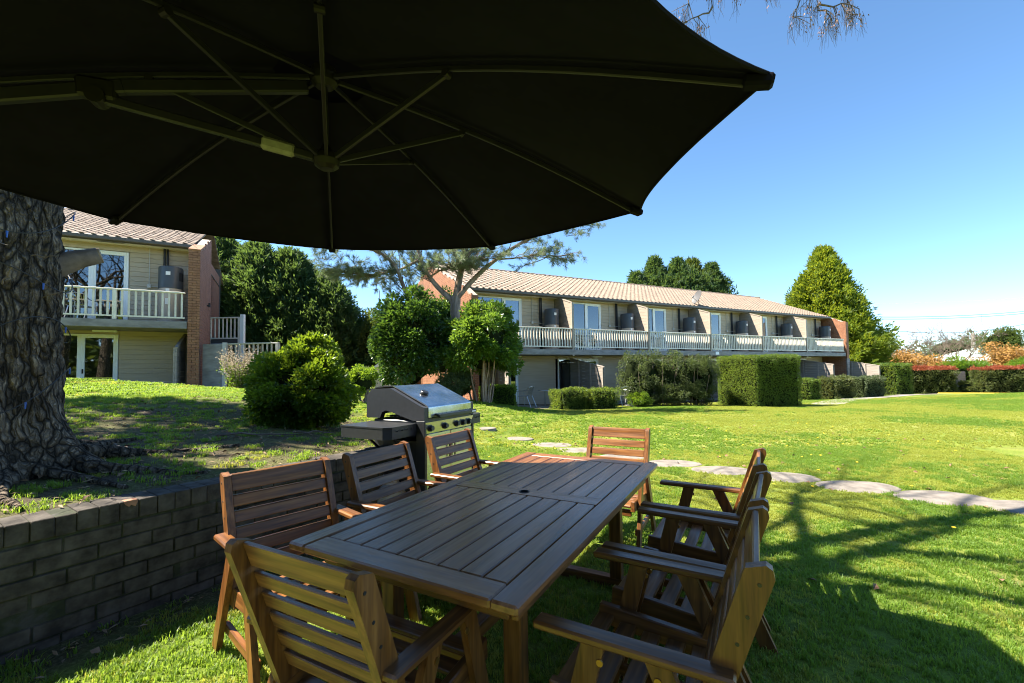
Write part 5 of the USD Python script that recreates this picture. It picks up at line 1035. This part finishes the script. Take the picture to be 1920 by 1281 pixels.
# railings and gate by the left wing
def railing(lab, p, rz, L, z0, z1, pitch, mr, mb, endpost=None, apron=0):
    t = thing('timber_railing', lab, 'railing', p, rz)
    P(t, 'top_rail', box([0, -.05, z1 - .05], [L, .05, z1], .006), mr); P(t, 'bottom_rail', box([0, -.03, z0 + .04], [L, .03, z0 + .09]), mr)
    n = int(L / pitch)
    for i in range(n): P(t, 'baluster', box([(i + .5) * L / n - .022, -.018, z0 + .09], [(i + .5) * L / n + .022, .018, z1 - .05]), mb)
    for x in (0.03, L - .03): P(t, 'post', box([x - .045, -.06, z0 - 1.2], [x + .045, .06, z1 - .051]), mr)
    if apron: P(t, 'apron', box([0, -.02, z0 - apron], [L, .02, z0 + .03]), 'room_dark')
    if endpost: P(t, 'end_post', box([L + .01, -.07, z0 - endpost], [L + .15, .07, z1 + .10], .006), 'white_frame')
    return t
railing('cream railing with a white end post on the raised landing behind the left brick wall', (-12.1, 17.1, 0), 3, 1.22, 2.86, 3.78, .15, 'rail_cream', 'baluster', endpost=.9, apron=.35)
railing('grey timber railing behind the blossoming shrub', (-10.45, 14.9, 0), -8, 2.55, 1.2, 2.55, .165, 'rail_grey', 'rail_grey')
gt = thing('side_gate', 'plain grey gate panel beside the left brick wall', 'gate', (-10.50, 14.55, .6), 10)
P(gt, 'panel', box([.0, -.02, .0], [.62, .02, 1.92], .004), 'slab'); P(gt, 'post', box([.625, -.06, -.1], [.74, .06, 1.97]), 'rail_grey'); P(gt, 'bolt', box([.50, -.05, .95], [.66, -.021, .99]), 'rail_cream')
# white gable roof seen between the bushes
sh = thing('shed', 'small shed with a white gable between the lime bush and the tall camellia', 'shed', (-6.7, 24.0, .4), 0)
P(sh, 'wall', box([-1.0, 0, 0], [1.1, 2, 1.3]), 'rail_cream'); P(sh, 'gable', extrude([(-1.0, 1.302), (1.1, 1.302), (.05, 2.0)], (0, 0, 0), (1, 0, 0), (0, 0, 1), (0, 1, 0), 2), 'rail_cream')
P(sh, 'roof', cat(bar((-1.25, -.15, 1.16), (.05, -.15, 2.06), .12, .09, up=(0, 1, 0)), bar((1.35, -.15, 1.16), (.05, -.15, 2.06), .12, .09, up=(0, 1, 0)), extrude([(-1.25, 1.2), (.05, 2.1), (1.35, 1.2), (1.35, 1.26), (.05, 2.17), (-1.25, 1.26)], (0, 0, 0), (1, 0, 0), (0, 0, 1), (0, 1, 0), 2.2)), 'white_frame')
rf = thing('far_house', 'house roof of red tiles peeping over the olive trees', 'house', (-9.9, 40, 0)); P(rf, 'wall', box([-3.2, 0, -.3], [3.2, 5, 4.3]), 'house_brick'); P(rf, 'roof', extrude([(-3.6, 4.3), (3.6, 4.3), (0, 5.6)], (0, -.3, 0), (1, 0, 0), (0, 0, 1), (0, 1, 0), 5.6), 'tile_old')
ms = thing('antenna_mast', 'thin antenna mast with a stay wire above the olive trees', 'mast', (-12.35, 40, 0)); P(ms, 'pole', tube([(0, 0, -.3), (0, 0, 9.2)], .035, 6), 'dish'); P(ms, 'stay', tube([(0, 0, 8.4), (1.1, 0, 5.0)], .012, 4), 'dish')
# house with the green roof, and a second roof
def house(lab, p, rz, w, dpt, zw, zr, rm):
    t = thing('far_house', lab, 'house', p, rz); P(t, 'wall', box([-w, -dpt, 0], [w, dpt, zw]), 'house_brick')
    e = .45; A_ = [(-w - e, -dpt - e, zw), (w + e, -dpt - e, zw), (w + e, dpt + e, zw), (-w - e, dpt + e, zw), (-w + dpt, 0, zr), (w - dpt, 0, zr)]
    P(t, 'roof', (A(A_, float), A([[0, 1, 5], [0, 5, 4], [1, 2, 5], [2, 3, 4], [2, 4, 5], [3, 0, 4], [0, 3, 2], [0, 2, 1]])), rm); P(t, 'gutter', tube([(-w - e, -dpt - e - .05, zw), (w + e, -dpt - e - .05, zw)], .09, 6), 'white_frame')
    for x in (-w * .55, w * .15, w * .6):
        f = P(t, 'window', ring(x - .8, x + .8, .9, zw - .25, .08, -dpt - .06, -dpt + .02), 'white_frame'); P(f, 'pane', box([x - .72, -dpt - .03, .98], [x + .72, -dpt - .01, zw - .33]), 'glass')
    P(t, 'door', box([-w * .18, -dpt - .04, .02], [-w * .18 + .9, -dpt - .005, 2.05]), 'white_frame'); return t
house('dark brick house with a pale green hipped roof beyond the boundary hedge', (70.5, 63, -.6), -6, 6.2, 4.2, 2.55, 4.6, 'roof_green')
house('house with a grey roof half hidden behind the orange tree', (58.5, 68, -.6), 4, 5.5, 4.0, 2.5, 4.2, 'rail_grey')
def pole(lab, p, h, arms, m='pole_wood', r=.15):
    t = thing('power_pole', lab, 'pole', (p[0], p[1], -.6)); P(t, 'shaft', tube([(0, 0, 0), (0, 0, h)], [r * 1.2, r * .85], 10), m)
    for z, L in arms:
        a = P(t, 'crossarm', box([-L, -.06, z], [L, .06, z + .12]), m)
        for x in (-L * .9, -L * .4, L * .4, L * .9): P(a, 'insulator', tube([(x, 0, z + .12), (x, 0, z + .3)], .05, 6), 'rail_grey')
    return t
pole('timber power pole with a crossarm above the green roof', (75.4, 70), 7.1, ((6.5, 1.9),), r=.3)
t = thing('metal_post', 'pale green metal post standing right of the golden cypress', 'post', (31.0, 38, T(31, 38))); P(t, 'shaft', tube([(0, 0, -.2), (0, 0, 4.1)], .13, 10), 'pole_green'); P(t, 'cap', tube([(0, 0, 4.1), (0, 0, 4.16)], .15, 10), 'pole_green')
WIRES = [('thin pale wire highest in the sky at the right edge', (51, 60, 10.1), (61.6, 60, 10.27), (80, 60, 11.1), .012, 'rail_grey'), ('upper dark wire of the pair over the boundary hedge', (40, 60, 8.9), (61.5, 60, 8.25), (80, 60, 9.5), .035, 'wire_black'),
         ('lower dark wire of the pair over the boundary hedge', (40, 60, 8.7), (61.5, 60, 7.95), (80, 60, 9.25), .035, 'wire_black'), ('sagging wire crossing the bare trees', (44, 60, 8.2), (58.3, 60, 5.95), (80, 60, 9.0), .038, 'wire_black')]
for lab, a, b, c, r, m in WIRES:
    t = np.linspace(0, 1, 40); k = (b[0] - a[0]) / (c[0] - a[0]); lin = a[2] + (c[2] - a[2]) * k; s = (lin - b[2]) / (4 * k * (1 - k))
    top('power_line', tube(np.c_[a[0] + (c[0] - a[0]) * t, 60 + 0 * t, a[2] + (c[2] - a[2]) * t - 4 * s * t * (1 - t)], r, 4), m, lab, 'wire', 'overhead wires')
# ------------------------------------------------------------------ wire chairs and tables on balconies and patios
def metal_chair(lab, loc, rz):
    t = thing('patio_chair', lab, 'chair', loc, rz, 'silver tube chairs of the motel'); r = .014
    P(t, 'frame', cat(tube([(-.27, -.22, 0), (-.27, -.25, .42), (-.26, -.24, .64), (-.25, .12, .66), (-.22, .26, .80), (0, .30, .84), (.22, .26, .80), (.25, .12, .66), (.26, -.24, .64), (.27, -.25, .42), (.27, -.22, 0)], r, 7),
                      tube([(-.24, .34, 0), (-.23, .16, .44), (-.23, -.24, .44), (.23, -.24, .44), (.23, .16, .44), (.24, .34, 0)], r, 7)), 'chair_metal')
    for i in range(6): P(t, 'seat_slat', box([-.225, -.23 + i * .066, .447], [.225, -.23 + i * .066 + .045, .457]), 'chair_metal')
    P(t, 'back_slat', cat(*[tube([(x, .14, .46), (x * 1.02, .28, .80)], .007, 5) for x in np.linspace(-.18, .18, 7)]), 'chair_metal'); return t
def metal_table(lab, loc):
    t = thing('patio_table', lab, 'table', loc, 0, 'small round metal tables'); P(t, 'tabletop', lathe([(0, .69), (.30, .69), (.31, .70), (.30, .715), (0, .715)], 24), 'chair_metal', 40); P(t, 'pedestal', tube([(0, 0, .02), (0, 0, .69)], .022, 8), 'chair_metal'); P(t, 'foot', lathe([(0, 0), (.2, 0), (.2, .02), (0, .03)], 18), 'chair_metal'); return t
gz_ = lambda x, y: T(x, y) + .03
c0 = metal_chair('silver tube chair on the left balcony, behind the white railing', W2(FRl, -2.85, .75, F2 + DZ), 200)
CH = [(W2(FRr, .75, .6, F2), 200, 'silver tube chair at the left on the second balcony'), (W2(FRr, 1.85, .75, F2), 150, 'silver tube chair at the right on the second balcony'), (W2(FRr, 5.3, .6, F2), 210, 'silver tube chair at the left on the third balcony'), (W2(FRr, 6.5, .7, F2), 160, 'silver tube chair at the right on the third balcony'),
      (W2(FRr, 10.3, .6, F2), 200, 'silver tube chair at the left on the fourth balcony'), (W2(FRr, 11.6, .7, F2), 150, 'silver tube chair at the right on the fourth balcony'), (W2(FRr, 15.0, .6, F2), 210, 'silver tube chair at the left on the fifth balcony'), (W2(FRr, 16.2, .7, F2), 160, 'silver tube chair at the right on the fifth balcony'), (W2(FRr, 20.0, .6, F2), 190, 'silver tube chair on the last balcony'),
      ((.55, 17.55, gz_(.55, 17.55)), 240, 'silver tube chair on the patio beside the glass door, left of the clipped bushes'), ((4.55, 17.8, gz_(4.55, 17.8)), 200, 'silver tube chair on the patio right of the tapering clipped bush'), ((5.3, 18.9, gz_(5.3, 18.9)), 140, 'silver tube chair behind the small yellow green bush'), ((17.6, 25.6, gz_(17.6, 25.6)), 200, 'silver tube chair in the gap between two low far hedges')]
for p, r, l in CH: dup(c0, p, r, l)
t0 = metal_table('small round metal table on the second balcony', W2(FRr, 1.3, .7, F2))
for p, l in ((W2(FRr, 5.9, .75, F2), 'small round metal table on the third balcony'), (W2(FRr, 10.95, .75, F2), 'small round metal table on the fourth balcony'), (W2(FRr, 15.6, .75, F2), 'small round metal table on the fifth balcony'), ((1.35, 17.9, gz_(1.35, 17.9)), 'small round metal table on the patio, left of the clipped bushes'), ((4.95, 18.4, gz_(4.95, 18.4)), 'small round metal table on the patio behind the yellow green bush'), (W2(FRl, -3.5, .75, F2 + DZ), 'small round metal table on the left balcony')): dup(t0, p, 0, l)

# ------------------------------------------------------------------ grass, leaves and small things on the ground
def blades(n, w, L0, L1, seed, wd, clump=10, lean=.55):
    rng = np.random.default_rng(seed); c = rng.uniform(-w / 2, w / 2, (n // clump, 2)); p = np.repeat(c, clump, 0) + rng.normal(0, .011, (n // clump * clump, 2)); n = len(p)
    a = rng.uniform(0, 6.28, n); L = rng.uniform(L0, L1, n); ln = rng.uniform(.1, lean, n) * L; d = np.stack([np.cos(a), np.sin(a)], -1); s = np.stack([-d[:, 1], d[:, 0]], -1) * (wd / 2 * rng.uniform(.7, 1.3, n))[:, None]
    z = lambda h: (h * L)[:, None]
    b0, b1 = np.c_[p - s, 0 * a - .005], np.c_[p + s, 0 * a - .005]; m = np.c_[p + d * (ln * .35)[:, None], .6 * L]; m0, m1 = m - np.c_[s * .8, 0 * a], m + np.c_[s * .8, 0 * a]; tip = np.c_[p + d * ln[:, None], .92 * L]
    V = np.stack([b0, b1, m1, m0, tip], 1).reshape(-1, 3); i = np.arange(n)[:, None] * 5
    return V, np.concatenate([i + A([[0, 1, 2]]), i + A([[0, 2, 3]]), i + A([[3, 2, 4]])], 1).reshape(-1, 3)
def instancer(name, label, protos, pos, idx, rot, scl):
    pi = UsdGeom.PointInstancer.Define(stage, numbered('/World', name)); tag(pi, label, kind='stuff')
    rel = pi.CreatePrototypesRel()
    for k, (m, mt) in enumerate(protos):
        q = usdkit.mesh(stage, f'{pi.GetPath()}/tuft_{k:03d}', m, LOOK[mt]); rel.AddTarget(q.GetPath())
    pi.CreateProtoIndicesAttr(Vt.IntArray.FromNumpy(idx.astype(np.int32))); pi.CreatePositionsAttr(Vt.Vec3fArray.FromNumpy(pos.astype(np.float32)))
    pi.CreateOrientationsAttr(Vt.QuathArray([Gf.Quath(math.cos(r / 2), 0, 0, math.sin(r / 2)) for r in rot])); pi.CreateScalesAttr(Vt.Vec3fArray.FromNumpy(np.repeat(scl[:, None], 3, 1).astype(np.float32)))
def scatter(x0, x1, y0, y1, cell, seed, keepf):
    rng = np.random.default_rng(seed); gx_, gy_ = np.meshgrid(np.arange(x0, x1, cell), np.arange(y0, y1, cell)); x = gx_.ravel() + rng.uniform(-.5, .5, gx_.size) * cell; y = gy_.ravel() + rng.uniform(-.5, .5, gx_.size) * cell
    vis = (y > .6) & (np.abs(x) < 1.32 * y + .5); x, y = x[vis], y[vis]
    k = keepf(x, y, rng); x, y = x[k], y[k]
    for sx, sy, w in STONES:
        o = ((x - sx) / (w * .5 + .02)) ** 2 + ((y - sy) / (w * .31 + .03)) ** 2 > 1; x, y = x[o], y[o]
    s = (x - WP[0]) * WN[0] + (y - WP[1]) * WN[1]; a = (x - WP[0]) * WD[0] + (y - WP[1]) * WD[1]; o = ~((s < .07) & (s > -.27) & (a < WALL_A1 + .1)); x, y = x[o], y[o]
    q = np.c_[x, y, terrain(x, y)]; o = np.hypot(x - TX, y - TY) > .62; q = q[o]
    return q, rng
lawn = lambda x, y, rng: rng.random(len(x)) > dirtfun(x, y) * 1.05 + .0 * x
n_ = 5
near = [(blades(190, .16, .010, .030, 300 + k, .0045, 10, .9), 'leaf_blade') for k in range(3)] + [(blades(170, .16, .012, .040, 310 + k, .005, 10, .9), 'leaf_blade_lush') for k in range(2)]
q, rng = scatter(-6, 8, .8, 8.0, .115, 400, lawn); w_ = fbm(np.c_[q[:, :2] * .9, 0 * q[:, 0]], 3, 8); bk_ = (q[:, :2] - WP) @ WN < -.1
sh_ = np.hypot(q[:, 0] - .9, q[:, 1] - 1.5) < 1.7
idx = np.where((w_ + rng.normal(0, .1, len(q)) > .55) | (bk_ & (rng.random(len(q)) < .7)) | (sh_ & (rng.random(len(q)) < .5)), rng.integers(3, 5, len(q)), rng.integers(0, 3, len(q)))
instancer('lawn_grass', 'short mown grass with yellowish patches around the table', near, q, idx, rng.uniform(0, 6.28, len(q)), rng.uniform(.75, 1.25, len(q)))
far_ = [(blades(230, .42, .012, .034, 320 + k, .011, 10, .9), 'leaf_blade') for k in range(3)] + [(blades(230, .42, .014, .042, 330 + k, .012, 10, .9), 'leaf_blade_lush') for k in range(2)]
q, rng = scatter(-26, 32, 3.5, 24, .27, 401, lambda x, y, r: (r.random(len(x)) > dirtfun(x, y) * 1.05) & ((y > 7.6) | (x < -5.8))); lf = (q[:, 0] < -3) & (rng.random(len(q)) < .8)
w_ = fbm(np.c_[q[:, :2] * .35, 0 * q[:, 0]], 3, 9)
instancer('lawn_grass', 'mown grass of the wide lawn and the left slope', far_, q, np.where(lf | (w_ + rng.normal(0, .08, len(q)) > .56), rng.integers(3, 5, len(q)), rng.integers(0, 3, len(q))), rng.uniform(0, 6.28, len(q)), rng.uniform(.7, 1.25, len(q)))
q, rng = scatter(-8, 0, 1.2, 8, .14, 402, lambda x, y, r: (((x - WP[0]) * WN[0] + (y - WP[1]) * WN[1]) < -.2) & (fbm(np.c_[x * 1.6, y * 1.6, 0 * x], 3, 12) + r.normal(0, .06, len(x)) > .53))
instancer('bank_weeds', 'patchy weeds and grass on the bare earth bank', [(blades(60, .17, .012, .045, 340 + k, .007, 6, 1.2), 'leaf_blade_lush') for k in range(3)], q, rng.integers(0, 3, len(q)), rng.uniform(0, 6.28, len(q)), rng.uniform(.4, 1.0, len(q)))
q, rng = scatter(-2.6, .8, .9, 5, .09, 403, lambda x, y, r: (((x - WP[0]) * WN[0] + (y - WP[1]) * WN[1]) > .02) & (((x - WP[0]) * WN[0] + (y - WP[1]) * WN[1]) < .8) & (r.random(len(x)) < .35))
instancer('wall_foot_weeds', 'sparse weeds along the foot of the brick wall', [(blades(40, .14, .012, .04, 350 + k, .006, 5, 1.2), 'leaf_blade_lush') for k in range(3)], q, rng.integers(0, 3, len(q)), rng.uniform(0, 6.28, len(q)), rng.uniform(.6, 1.2, len(q)))
def litter(n, x0, x1, y0, y1, seed, L, W, keep):
    rng = np.random.default_rng(seed); x, y = rng.uniform(x0, x1, n), rng.uniform(y0, y1, n); k = keep(x, y); x, y = x[k], y[k]; d = rng.normal(0, 1, (len(x), 3)); d[:, 2] *= .25
    return leaf_quads(np.c_[x, y, terrain(x, y) + .018], d, L, W, rng, .3, A([0, 0, 1.0]))
top('fallen_leaves', cat(litter(240, -1, 9, 1, 11, 410, .065, .045, lambda x, y: x > -.5), litter(420, -7, -.8, 1, 8, 411, .055, .035, lambda x, y: dirtfun(x, y) > .4)), 'dead_leaf', 'dry brown leaves lying on the lawn and the bank', kind='stuff')
top('bark_chips', litter(5200, -8, 0, 1, 8, 412, .05, .014, lambda x, y: dirtfun(x, y) > .3), 'cut_wood', 'dry wood chips and litter on the earth bank', kind='stuff')
rng = np.random.default_rng(413); fl = []
for x, y in zip(rng.uniform(-1, 8, 60), rng.uniform(2.5, 12, 60)):
    z = T(x, y); fl.append((lathe([(0, .052), (.012, .050), (.017, .046), (.006, .040)], 8)[0] + A([x, y, z]), lathe([(0, .052), (.012, .050), (.017, .046), (.006, .040)], 8)[1]))
top('dandelion_flowers', cat(*fl), 'dandelion', 'small yellow dandelions scattered over the lawn', kind='stuff')
for i, (a, b) in enumerate((((-3.1, 4.5), (-2.4, 4.9)), ((-2.55, 5.0), (-2.2, 5.25)), ((-3.6, 3.9), (-3.3, 3.7)))):
    p0_, p1_ = (a[0], a[1], T(*a) + .03), (b[0], b[1], T(*b) + .04); top('fallen_stick', tube(wob(p0_, p1_, 9, .05, 420 + i), np.linspace(.014, .006, 9), 6), 'twig', 'dry stick lying on the bank ' + ['near the round bush', 'between the round bush and the wall', 'near the old tree roots'][i], 'stick')
